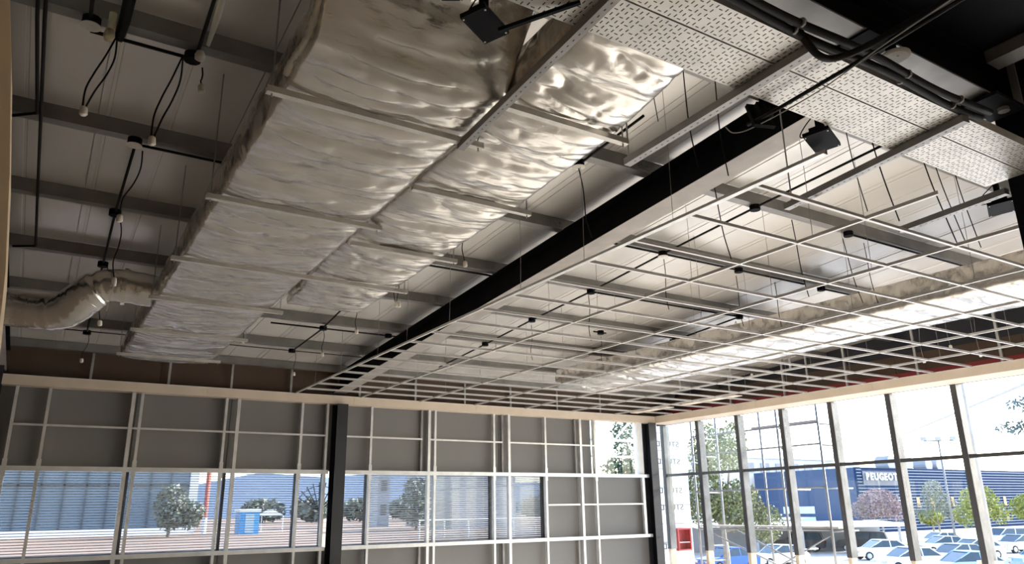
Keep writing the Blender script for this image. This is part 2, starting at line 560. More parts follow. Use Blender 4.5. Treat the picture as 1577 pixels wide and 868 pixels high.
i_rafter(4.675, 'long black steel rafter running overhead from the cable tray to the end wall', ya=2.285)
i_rafter(-0.64, 'black steel rafter along the top of the left wall', 0.10)


def h_column(x, y, z1, label, w=0.20, d=0.27, tf=0.014, z0=0.0):
    o = thing('steel_column', (x, y + d / 2, z0), label, 'column')
    B(x - w / 2, x + w / 2, y, y + tf, z0, z1).build('front_flange', 'column_paint', o)
    B(x - w / 2, x + w / 2, y + d - tf, y + d, z0, z1).build('rear_flange', 'column_paint', o)
    B(x - 0.006, x + 0.006, y + tf, y + d - tf, z0, z1).build('web', 'black_paint', o)
    B(x - w / 2 - 0.05, x + w / 2 + 0.05, y - 0.04, y + d + 0.04, z0, z0 + 0.02).build('base_plate', 'column_paint', o)
    return o


h_column(4.665, 13.30, 3.485, 'black steel column in the middle of the end wall', d=0.29)
h_column(12.19, 13.33, 3.485, 'black steel column in the corner between end wall and glazing', d=0.26, w=0.22)
h_column(-0.66, 13.20, 3.9, 'dark steel column at the far left corner')

# near column and cross beam, upper right
nc = thing('steel_column', (5.58, 2.33, 0), 'broad black steel column close by at the right edge', 'column')
B(5.43, 5.445, 1.93, 2.20, 0, 4.9).build('side_flange', 'black_paint', nc)
B(5.725, 5.74, 1.93, 2.20, 0, 4.9).build('side_flange', 'black_paint', nc)
B(5.445, 5.725, 2.06, 2.074, 0, 4.9).build('web', 'black_paint', nc)
B(5.38, 5.79, 1.88, 2.25, 0, 0.02).build('base_plate', 'black_paint', nc)

cb = thing('cross_beam', (4.0, 2.16, 4.2), 'black cross beam with its lit underside painted grey, above the cable tray', 'beam')
B(1.0, 5.43, 2.04, 2.28, 4.2, 4.212).build('bottom_flange', 'steel_grey', cb)  # grey colour stands in for light on the black underside
B(1.0, 5.43, 2.04, 2.28, 4.50, 4.512).build('top_flange', 'black_paint', cb)
B(1.0, 5.43, 2.155, 2.165, 4.212, 4.50).build('web', 'black_paint', cb)
B(3.70, 3.98, 2.02, 2.30, 4.185, 4.199).build('splice_plate', 'black_paint', cb)
pl = MB().obox((5.20, 2.135, 4.165), (0.19, 0, 0), (0, 0.155, 0), (0, 0, 0.012)).build('end_plate', 'black_paint', cb)
for yb_ in (2.06, 2.215):
    MB().tube([(5.25, yb_, 4.153), (5.25, yb_, 4.128)], 0.036, 10).build('bolt', 'steel_grey', pl)
B(5.36, 5.372, 1.98, 2.03, 4.16, 4.75).build('stiffener', 'steel_grey', cb)
ub = thing('upper_beam', (4.4, 1.5, 4.5), 'black main girder filling the top right corner above the cross beam', 'beam')
B(2.85, 9.0, 0.3, 2.20, 4.52, 4.54).build('bottom_flange', 'black_paint', ub)
B(2.85, 9.0, 1.15, 1.17, 4.54, 4.92).build('web', 'black_paint', ub)
B(2.85, 9.0, 0.3, 2.03, 4.92, 4.94).build('top_flange', 'black_paint', ub)
lt = thing('steel_channel', (5.16, 1.5, 4.43), 'grey steel channel above the bolted plate by the near column', 'beam')
B(5.08, 5.24, 0.6, 2.03, 4.43, 4.519).build('channel_web', 'steel_grey', lt)


# ================================================================== DUCTS
def foil_disp(x, y, seed, amp=1.0):
    yb = y + 0.09 * math.sin(x * 2.3 + seed)
    n1 = noise.noise(Vector((x * 0.9 + seed, yb * 6.0, seed)))
    n2 = noise.noise(Vector((x * 2.2, yb * 13.0 + seed, 3.1)))
    n3 = noise.noise(Vector((x * 7.0, yb * 24.0, seed + 9.0)))
    mk = 0.5 + 0.5 * noise.noise(Vector((x * 0.7, y * 1.7, seed + 5)))
    r1 = max(0.0, 1 - abs(n1) * 3.2)
    r2 = max(0.0, 1 - abs(n2) * 3.0)
    n4 = noise.noise(Vector((x * 3.1 + yb * 1.5, yb * 4.0 - x * 2.0, seed + 2.0)))
    r4 = max(0.0, 1 - abs(n4) * 5.0)
    if y < 3.7:
        amp *= 1.5
    return amp * (0.024 * r1 * r1 * (0.4 + mk) + 0.016 * r2 * r2 * mk + 0.010 * r4 * r4 * mk + 0.004 * n3)


def box_duct(root, name, xl, xr, y0, y1, zb, zt, bands, seed, mat='foil', nb=46, dy=0.02, floorf=None, cap=True):
    """insulated duct: rings of points swept along y"""
    ny = int((y1 - y0) / dy)
    ns = 7
    m = MB()
    ring = 0
    rc = 0.016
    for j in range(ny + 1):
        y = y0 + (y1 - y0) * j / ny
        a, b = xl(y), xr(y)
        z = zb + (floorf(y) if floorf else 0.0)
        t = zt + (floorf(y) if floorf else 0.0)
        # pillow between the bands that tie the wrap
        k = max([i for i in range(len(bands)) if bands[i] <= y] or [0])
        lo = bands[k]
        hi = bands[k + 1] if k + 1 < len(bands) else lo + 0.7
        u = min(1, max(0, (y - lo) / (hi - lo)))
        pil = 0.052 * (1 - (2 * u - 1) ** 2) ** 0.7
        pts = []
        for i in range(nb + 1):
            s = i / nb
            x = a + rc + (b - a - 2 * rc) * s
            edge = min(1.0, 6 * s, 6 * (1 - s))
            bel = 1 - (2 * s - 1) ** 4
            pts.append((x, y, z - pil * bel * 0.9 + foil_disp(x, y, seed) * (0.25 + 0.75 * edge)))
        for i in range(1, ns + 1):
            s = i / ns
            d = foil_disp(z + s, y * 0.8, seed + 20, 0.8)
            zz = z + rc + (t - z - 2 * rc) * s
            pts.append((b - d + pil * 0.5 * math.sin(math.pi * s), y, zz))
        pts.append((b - rc, y, t))
        pts.append((a + rc, y, t))
        for i in range(ns, 0, -1):
            s = i / ns
            d = foil_disp(z + s + 4, y * 0.8, seed + 30, 0.8)
            zz = z + rc + (t - z - 2 * rc) * s
            pts.append((a + d - pil * 0.5 * math.sin(math.pi * s), y, zz))
        ring = len(pts)
        m.v += pts
    for j in range(ny):
        for i in range(ring):
            p, q = j * ring + i, j * ring + (i + 1) % ring
            m.f.append((p, p + ring, q + ring, q))
    if cap:
        m.f.append(tuple(range(ring)))
        e = ny * ring
        m.f.append(tuple(e + i for i in range(ring - 1, -1, -1)))
    return m.build(name, mat, root, smooth=True)


def lin(y, tab):
    if y <= tab[0][0]:
        return tab[0][1]
    for (a, va), (b, vb) in zip(tab[:-1], tab[1:]):
        if y <= b:
            return va + (vb - va) * (y - a) / (b - a)
    return tab[-1][1]


d1 = thing('insulated_duct', (1.4, 7, 3.75), 'wide long foil-wrapped air duct with a flexible duct joined to its side', 'duct')
bandsL = [2.4, 3.10, 3.62, 4.02, 4.37, 4.78, 5.21, 5.70, 6.2, 6.75, 7.4, 8.2, 8.75, 9.3, 9.8, 10.35, 10.9, 11.45, 11.9]


def rise(y):
    return 0.0 if y > 3.12 else (3.12 - y) * 1.15


box_duct(d1, 'foil_wrap', lambda y: 0.84, lambda y: lin(y, [(3, 1.94), (6, 1.96), (11, 2.03)]), 2.30, 11.85, 3.755, 4.02, bandsL, 1.7, floorf=rise)
d2 = thing('insulated_duct', (2.4, 5, 3.75), 'shorter foil-wrapped air duct beside the longer one, reaching up to the cable tray', 'duct')
bandsR = [2.3, 2.75, 3.12, 3.7, 4.37, 5.0, 5.65, 6.2, 6.8, 7.4, 7.95]
box_duct(d2, 'foil_wrap', lambda y: lin(y, [(2, 1.935), (3, 1.942), (6, 1.962), (6.8, 1.985), (7.3, 2.06), (8, 2.09)]), lambda y: lin(y, [(2.2, 2.55), (2.4, 2.6), (3.1, 2.73), (4.4, 2.83), (6.3, 2.88), (8, 2.93)]), 2.28, 7.95, 3.765, 4.03, bandsR, 5.3, nb=36)
d3 = thing('insulated_duct', (8.9, 7, 3.75), 'bright foil-wrapped duct above the ceiling grid near the side glazing', 'duct')
bands3 = [0.5 + 0.62 * k for k in range(19)]
box_duct(d3, 'foil_wrap', lambda y: lin(y, [(3, 8.40), (11.4, 8.10)]), lambda y: 9.50, 0.6, 11.4, 3.76, 4.09, bands3, 9.1, nb=40, dy=0.028)

fx = thing('flexible_duct', (0, 9.1, 3.7), 'round silver flexible duct snaking from the left wall into the big duct', 'duct')
ctrl = [(-0.86, 9.35, 3.735), (-0.55, 9.33, 3.73), (-0.25, 9.28, 3.71), (0.0, 9.18, 3.70), (0.14, 9.05, 3.76), (0.26, 8.95, 3.88), (0.40, 8.88, 3.965), (0.58, 8.84, 3.975), (0.88, 8.82, 3.955)]


def catmull(c, n):
    out = []
    for i in range(len(c) - 1):
        p0, p1, p2, p3 = [Vector(c[max(0, min(len(c) - 1, i + d))]) for d in (-1, 0, 1, 2)]
        for k in range(n):
            t = k / n
            out.append(0.5 * ((2 * p1) + (-p0 + p2) * t + (2 * p0 - 5 * p1 + 4 * p2 - p3) * t * t + (-p0 + 3 * p1 - 3 * p2 + p3) * t ** 3))
    out.append(Vector(c[-1]))
    return out


pts = catmull(ctrl, 12)
m = MB()
rs = [0.198 + 0.008 * noise.noise(Vector((i * 0.35, 0, 0))) for i in range(len(pts))]
rs = [r - (0.02 if i > 66 else 0) for i, r in enumerate(rs)]
m.tube(pts, rs, 40)
for i, p in enumerate(m.v):
    v = Vector(p)
    wk = max(0, 1 - abs(v.x - 0.05) * 3.0) + max(0, 1 - abs(v.x - 0.5) * 4.0)
    n = noise.noise(v * 7) * 0.005 + max(0, 1 - 4 * abs(noise.noise(Vector((v.x * 8, v.y * 2, v.z * 2.5))))) * 0.014 * wk
    m.v[i] = (v.x, v.y - n, v.z + n * 0.6)
m.build('foil_sleeve', 'foil_bright', fx, smooth=True)
m = MB()
for idx in (14, 58, 84):
    c = pts[idx]
    t = (pts[idx + 1] - pts[idx - 1]).normalized() * 0.02
    MB().tube([c - t, c + t], 0.203, 28).build('clamp_band', 'foil_bright', fx)


sp_ = [(0.835, 3.52, 3.79), (0.835, 3.42, 3.80), (0.838, 3.32, 3.81), (0.84, 3.22, 3.80), (0.842, 3.14, 3.83), (0.845, 3.06, 3.88), (0.85, 2.98, 3.97)]
sm = MB().tube(catmull(sp_, 6), [0.016 + 0.014 * abs(noise.noise(Vector((i * 0.45, 2, 0)))) for i in range(37)], 9)
for i, p in enumerate(sm.v):
    v = Vector(p)
    sm.v[i] = tuple(v + Vector((1, 1, 1)) * noise.noise(v * 40) * 0.012)
tag(sm.build('sealant_bead', 'white_plastic', d1, True), 'lumpy white sealant bead')


# trapeze hangers
def trapeze(y, xa, xb, z, label, rods=(True, True), zr=None):
    o = thing('duct_hanger', ((xa + xb) / 2, y, z), label, 'hanger')
    m = MB()
    m.prism([(y - 0.021, z), (y + 0.021, z), (y + 0.021, z + 0.036), (y + 0.017, z + 0.036), (y + 0.017, z + 0.004), (y - 0.017, z + 0.004), (y - 0.017, z + 0.036), (y - 0.021, z + 0.036)], lambda p, k: ((xa, xb)[k], p[0], p[1]))
    m.build('channel_bar', 'tape', o)
    for x, on in zip((xa + 0.03, xb - 0.03), rods):
        if on:
            MB().tube([(x, y, z - 0.02), (x, y, z_roof(y))], 0.005, 6).build('threaded_rod', 'steel_grey', o)
    return o


trapeze(3.60, 0.76, 2.06, 3.704, 'duct hanger bar nearest the camera, under the bulging end of the long duct')
trapeze(3.12, 1.92, 2.80, 3.71, 'duct hanger bar under the short duct, nearest the cable tray', (False, True))
trapeze(4.38, 1.95, 2.92, 3.71, 'second duct hanger bar under the short duct, its end jutting out', (False, True))
trapeze(5.21, 0.76, 2.06, 3.704, 'second duct hanger bar under the long duct')
trapeze(5.66, 1.98, 2.97, 3.71, 'third duct hanger bar under the short duct', (False, True))
trapeze(6.75, 0.76, 2.98, 3.704, 'duct hanger bar spanning under both ducts, before the short one ends')
trapeze(8.18, 0.76, 2.12, 3.704, 'duct hanger bar just past the end of the short duct')
trapeze(9.80, 0.76, 2.12, 3.704, 'duct hanger bar second from the far end of the long duct')
trapeze(11.45, 0.76, 2.12, 3.704, 'duct hanger bar at the far end of the long duct')

# ================================================================== CEILING GRID
TX = [3.7985 + 1.22 * i for i in range(8)]
CY = [3.0165 + 0.61 * j for j in range(17)]
ZG = 3.624
grid = thing('ceiling_grid', (8, 8, ZG), 'suspended grid of bare metal ceiling tees without tiles', 'ceiling grid')


def tee_prof(w=0.024, h=0.030):
    return [(-w / 2, 0), (w / 2, 0), (w / 2, 0.003), (0.0025, 0.003), (0.0025, h), (-0.0025, h), (-0.0025, 0.003), (-w / 2, 0.003)]


for i, x in enumerate(TX[:7]):
    y0 = 2.47 if i < 3 else 2.0 - 0.6 * (i - 3)
    MB().prism([(x + a, ZG + b) for a, b in tee_prof()], lambda p, k: (p[0], (y0, 13.385)[k], p[1])).build('main_tee', 'tee_paint', grid)
# the edge profile beside the rafter
MB().prism([(3.7985 - 0.022, ZG - 0.002), (3.7985 + 0.022, ZG - 0.002), (3.7985 + 0.022, ZG + 0.03), (3.7985 + 0.018, ZG + 0.03), (3.7985 + 0.018, ZG + 0.002), (3.7985 - 0.022, ZG + 0.002)], lambda p, k: (p[0], (2.47, 6.2)[k], p[1])).build('edge_channel', 'galv', grid)
first = None
for j, y in enumerate(CY):
    for i in range(7):
        dx, dy = TX[i] - TX[0], y - CY[0]
        if first is None:
            first = MB().prism([(y + a, ZG + 0.001 + b) for a, b in tee_prof()], lambda p, k: ((TX[0] + 0.013, TX[1] - 0.013)[k], p[0], p[1])).build('cross_tee', 'tee_paint', grid)
        else:
            inst(first, grid, (dx, dy, 0))
for i in (0, 1, 2, 3, 5, 6):
    for j in range(1, 17, 2):
        y = CY[j] + 0.18 * math.sin(i * 3.1 + j)
        top = z_roof(y) if not (8.1 < TX[i] < 9.5) else 3.76
        MB().tube([(TX[i], y, ZG + 0.029), (TX[i] + 0.01, y, (ZG + top) / 2), (TX[i], y, top)], 0.0028, 4).build('hanger_wire', 'cable_grey', grid)
for i, j in ((5, 7), (5, 9), (6, 8), (5, 11)):
    B(TX[i] - 0.015, TX[i] + 0.015, CY[j] + 0.28, CY[j] + 0.30, ZG + 0.03, z_roof(CY[j])).build('hanger_strip', 'galv', grid)


for ya_, yb_, lab in ((10.1, 11.55, 'cream board lying on the grid by the side fascia, nearer one'), (12.0, 13.2, 'cream board lying on the grid in the far right corner')):
    tag(B(11.42, 11.64, ya_, yb_, ZG + 0.0315, ZG + 0.045).build('loose_board', 'gypsum'), lab, 'board')

# ================================================================== CABLE TRAY AND BARS
def perforated_tray(x0, x1, y0, y1, z, label):
    o = thing('cable_tray', ((x0 + x1) / 2, (y0 + y1) / 2, z), label, 'cable tray')
    m = MB()
    m.prism([(y0, z), (y1, z), (y1, z + 0.055), (y1 - 0.003, z + 0.055), (y1 - 0.003, z + 0.003), (y0 + 0.003, z + 0.003), (y0 + 0.003, z + 0.055), (y0, z + 0.055)], lambda p, k: ((x0, x1)[k], p[0], p[1]))
    m.build('tray_sheet', 'tray_metal', o)
    s = MB()
    nx = int((x1 - x0 - 0.03) / 0.029)
    ny = max(3, int((y1 - y0 - 0.03) / 0.030))
    for ix in range(nx):
        for iy in range(ny):
            if (ix % 8 == 7) and iy % 2:
                continue
            cx = x0 + 0.025 + ix * 0.029
            cy = y0 + 0.022 + iy * (y1 - y0 - 0.044) / (ny - 1) + (0.006 if ix % 2 else -0.004)
            if ((ix + 2 * iy) % 4) == 3:
                s.box(cx - 0.010, cx + 0.010, cy - 0.0027, cy + 0.0027, z - 0.0004, z + 0.0005)
            else:
                s.box(cx - 0.003, cx + 0.003, cy - 0.0105, cy + 0.0105, z - 0.0004, z + 0.0005)
    tag(s.build('slots', 'slot_dark', o), kind='stuff')
    return o


ZT = 3.722
for i, (a, b, t) in enumerate(((0.9, 1.86, 'over the duct end'), (1.865, 2.93, 'second section from the left'), (2.935, 4.33, 'brightest long section in the middle'), (4.335, 5.425, 'section beside the near column'))):
    perforated_tray(a, b, 2.085, 2.345, ZT, 'perforated cable tray, far lane, ' + t)
    perforated_tray(a, b, 1.885, 2.075, ZT, 'perforated cable tray, near lane, ' + t)


def strut(x0, y0, x1, y1, z, label, rod=None, w=0.052):
    o = thing('support_bar', ((x0 + x1) / 2, (y0 + y1) / 2, z), label, 'support bar')
    a, b = Vector((x0, y0, z)), Vector((x1, y1, z))
    MB().beam(a, b, w, 0.045).build('bar', 'steel_grey', o)
    n = MB()
    d = (b - a).normalized()
    L = (b - a).length
    k = 0.08
    while k < L - 0.05:
        c = a + d * k
        n.obox((c.x, c.y, z - 0.0228), d * 0.007, Vector((-d.y, d.x, 0)) * 0.0025, (0, 0, 0.0006))
        k += 0.05
    tag(n.build('slots', 'slot_dark', o), kind='stuff')
    if rod:
        MB().tube([(rod[0], rod[1], z), (rod[0], rod[1], z_roof(rod[1]))], 0.006, 6).build('threaded_rod', 'galv', o)
    return o


strut(1.80, 1.5, 1.92, 3.62, 3.695, 'steel support bar under the tray, running on beneath the foil ducts', None, 0.045)
strut(2.90, 1.87, 2.935, 3.28, 3.695, 'steel support bar under the middle of the tray, hung from a rod', (2.935, 3.26))
strut(4.245, 1.86, 4.44, 3.26, 3.695, 'steel support bar under the tray, pointing at the ceiling grid', (4.43, 3.2))
strut(5.62, 2.30, 5.70, 3.15, 3.715, 'short steel support bar beside the near black column', None)

tb = thing('trunk_cables', (3.2, 1.85, 3.75), 'two thick black corrugated cables lying along the cable tray edge', 'cable')
for k, (dy, dz) in enumerate(((0, 0), (-0.045, 0.012))):
    pts = [(x, 1.852 + dy + 0.012 * math.sin(x * 5 + k), 3.735 + dz - 0.0) for x in [0.9 + 0.1 * i for i in range(36)]]
    MB().tube(pts, 0.020, 8).build('cable', 'cable_black', tb, True)
    m = MB()
    for x in (2.2, 2.75, 3.6, 4.1):
        m.tube([(x - 0.006, 1.852 + dy, 3.735 + dz), (x + 0.006, 1.852 + dy, 3.735 + dz)], 0.0235, 8)
    m.build('cable_tie', 'cable_grey', tb)
cy = thing('conduit', (3.14, 2.0, 3.66), 'black conduit with a loose wire crossing below the cable tray', 'conduit')
MB().tube([(3.06, 1.0, 3.655), (3.12, 1.6, 3.655), (3.16, 2.30, 3.655), (3.155, 2.5, 3.655)], 0.011, 8).build('pipe', 'cable_black', cy, True)
MB().tube(catmull([(3.0, 0.9, 3.66), (3.09, 1.6, 3.648), (3.18, 2.05, 3.645), (3.17, 2.45, 3.63), (3.11, 2.56, 3.62), (3.03, 2.55, 3.63)], 6), 0.0035, 5).build('loose_wire', 'cable_grey', cy, True)
lp = thing('cable_loop', (3.3, 1.8, 3.7), 'thick black cable dropping in a loop off the tray edge', 'cable')
MB().tube(catmull([(2.80, 1.87, 3.78), (2.85, 1.86, 3.70), (2.91, 1.85, 3.65), (3.0, 1.83, 3.652), (3.07, 1.72, 3.67), (3.10, 1.5, 3.69), (3.10, 1.1, 3.70)], 6), 0.018, 8).build('cable', 'cable_black', lp, True)


# ================================================================== LAMPS, BOXES, CABLES
def floodlight(c, rz, tilt, size, label, arm=True):
    o = thing('floodlight', c, label, 'floodlight')
    Rm = Matrix.Rotation(rz, 3, 'Z') @ Matrix.Rotation(tilt, 3, 'X')
    ax, ay, az = [Rm @ Vector(v) for v in ((1, 0, 0), (0, 1, 0), (0, 0, 1))]
    C = Vector(c)
    w, h = size
    MB().obox(C, ax * w / 2, ay * h / 2, az * 0.012).build('housing', 'black_paint', o)
    MB().obox(C + az * 0.035, ax * w * 0.3, ay * h * 0.3, az * 0.025).build('heat_sink', 'black_paint', o)
    m = MB()
    for s, t in ((-1, -1), (1, -1), (-1, 1), (1, 1)):
        p = C + ax * s * w * 0.43 + ay * t * h * 0.43 - az * 0.0125
        m.tube([p, p - az * 0.003], 0.0045, 6)
    m.build('screws', 'galv', o)
    k = MB()
    k.beam(C + az * 0.05, C + az * 0.05 + Vector((0, 0, 0.14)), 0.035, 0.03)
    k.build('bracket', 'black_paint', o)
    if arm:
        MB().tube(catmull([C + az * 0.05, C + az * 0.06 + ay * h * 0.75, C + ay * h * 0.6 + Vector((0, 0, 0.12)), C + Vector((0, 0, 0.2))], 5), 0.004, 5).build('lead', 'cable_black', o, True)
    return o


floodlight((1.455, 2.515, 3.70), R(30), R(-6), (0.22, 0.13), 'black floodlight in front of the bulging foil duct')
MB_ = floodlight((1.22, 2.40, 3.70), R(-30), R(8), (0.10, 0.10), 'small black lamp at the top edge above the duct', False)
floodlight((3.21, 2.45, 3.70), R(-20), R(70), (0.13, 0.17), 'black floodlight turned sideways at the end of the rafter')
floodlight((3.76, 2.455, 3.70), R(21), R(-4), (0.27, 0.15), 'square black floodlight plate hanging beside the first ceiling tee')
floodlight((5.86, 2.46, 3.70), R(24), R(-4), (0.27, 0.17), 'black floodlight plate beside the near column')
ga = thing('light_arm', (1.75, 2.3, 3.7), 'black lamp arm reaching down beside the bulging duct', 'lamp arm')
MB().beam((1.50, 2.47, 3.655), (1.75, 2.19, 3.72), 0.018, 0.018).build('arm', 'black_paint', ga)

disc = thing('box_lid', (3.96, 2.04, 4.1), 'round white box lid under the pale cross beam', 'box lid')
MB().tube([(3.96, 2.04, 4.115), (3.96, 2.04, 4.105), (3.96, 2.04, 4.098)], [0.085, 0.085, 0.07], 24).build('lid', 'white_plastic', disc)
MB().tube([(3.96, 2.06, 4.20), (3.96, 2.05, 4.115)], 0.03, 12).build('box', 'black_paint', disc)
MB().tube([(3.95, 2.02, 4.098), (3.95, 2.02, 4.094)], 0.007, 6).build('screw', 'steel_grey', disc)

ZC_ = -0.028


def zc(y):
    return z_pur(y) + ZC_


def conduit(pts, label, boxes=(), lids=(), r=0.0125):
    """black conduit under the purlins; boxes are (x, y)"""
    P = [Vector((x, y, zc(y))) for x, y in pts]
    o = thing('conduit', P[0], label, 'conduit')
    MB().tube(P, r, 7).build('pipe', 'cable_black', o, True)
    for (x, y) in boxes:
        b = MB().tube([(x, y, zc(y) + 0.025), (x, y, zc(y) - 0.03)], 0.055, 10).build('junction_box', 'black_paint', o)
        if (x, y) in lids:
            MB().tube([(x, y, zc(y) - 0.031), (x, y, zc(y) - 0.036)], 0.06, 16).build('lid', 'white_plastic', b)
    return o


conduit([(6.05, 3.3), (6.02, 4.82), (6.02, 6.22), (6.06, 7.68), (6.03, 9.06), (6.06, 10.55), (6.06, 12.2)], 'black conduit with boxes running over the first bay of the ceiling grid', [(6.02, 4.80), (6.02, 6.20), (6.06, 7.66), (6.03, 9.06), (6.05, 10.5)], [(6.02, 6.20)])
conduit([(4.85, 6.20), (8.6, 6.20)], 'black conduit along a purlin, meeting the round white lid above the grid', [(7.32, 6.20)])
conduit([(6.03, 7.66), (9.0, 7.66)], 'black conduit along the purlin over the middle of the grid', [(8.95, 7.66)])
conduit([(8.95, 7.66), (8.95, 9.14)], 'short black conduit running towards the bright duct', [(8.95, 9.14)])
conduit([(7.59, 4.80), (10.5, 4.80)], 'black conduit above the grid, nearest the side of the near column', [(7.59, 4.80)])
conduit([(9.0, 6.22), (11.0, 6.22)], 'short black conduit vanishing behind the bright duct', [(9.0, 6.22)])
conduit([(7.30, 9.2), (7.55, 9.2)], 'stub of conduit with a box over the middle of the grid', [(7.44, 9.2)])
conduit([(3.25, 8.2), (3.28, 9.10), (3.36, 10.7), (3.32, 12.05)], 'black conduit running on past the end of the short duct', [(3.27, 9.05), (3.36, 10.62), (3.31, 12.02)])
conduit([(2.6, 10.64), (4.54, 10.64)], 'black conduit along a purlin beside the rafter foot', [(4.40, 10.64)])
conduit([(3.0, 7.69), (4.54, 7.69)], 'black conduit along the purlin between short duct and rafter')
conduit([(-0.37, 2.6), (-0.37, 4.9), (-0.345, 6.1), (-0.50, 6.22)], 'thin black conduit bending off to the left wall, left of the twin pipes')
conduit([(-0.33, 2.6), (-0.33, 4.9), (-0.32, 6.25), (-0.31, 7.7), (-0.30, 8.9), (-0.5, 9.0)], 'long black conduit running down the left side of the roof')
conduit([(-0.1, 2.6), (-0.09, 4.8)], 'black conduit ending at the round box by the yellowish bulb holder', [(-0.08, 4.80)], [(-0.08, 4.80)])
conduit([(-0.08, 4.90), (0.57, 4.90)], 'black conduit between the two left bulb holders', [(0.53, 4.88)])
conduit([(0.52, 2.8), (0.55, 4.8)], 'black conduit leading to the white bulb holder')
conduit([(0.34, 6.2), (0.33, 7.7), (0.35, 9.2), (0.36, 10.7), (0.39, 12.1)], 'black conduit with boxes running past the flexible duct', [(0.33, 6.22), (0.33, 7.70), (0.35, 9.18), (0.39, 12.08)], [(0.33, 6.22)])
conduit([(0.34, 6.26), (1.1, 6.26)], 'short black conduit along a purlin ending at the long duct')
conduit([(3.79, 4.0), (3.80, 4.88)], 'short conduit ending at the round lid right of the short duct', [(3.79, 4.88)], [(3.79, 4.88)])
conduit([(-0.8, 12.02), (4.5, 12.02)], 'thin dark conduit along the last purlin', (), (), 0.008)


def cable(top, bot, label, ends=1, r=0.0055, sway=0.05, conn='connector', strands=1, mat='cable_black'):
    top, bot = Vector(top), Vector(bot)
    o = thing('hanging_cable', bot, label, 'cable')
    for s in range(strands):
        w = (s - (strands - 1) / 2) * 0.035
        sway = min(sway, 0.06 * (top - bot).length)
        ctrlp = [top + Vector((w * 0.2, 0, 0))]
        for t in (0.25, 0.5, 0.75):
            p = top.lerp(bot, t)
            ctrlp.append(p + Vector((w * math.sin(t * math.pi) * 2.2 + sway * math.sin(t * 5.2 + s), 0.03 * math.sin(t * 4), 0)))
        ctrlp.append(bot + Vector((w * 0.4, 0, 0)))
        MB().tube(catmull(ctrlp, 6), r, 5).build('cord', mat, o, True)
    for e in range(ends):
        c = bot + Vector((0.018 * e * 2, 0, -0.02))
        m = MB()
        m.tube([c + Vector((0, 0, 0.03)), c + Vector((0, 0, 0.022)), c + Vector((0.003, 0, -0.022)), c + Vector((0.004, 0, -0.03))], [0.014, 0.022, 0.024, 0.017], 8)
        m.build('connector', conn, o, True)
    return o


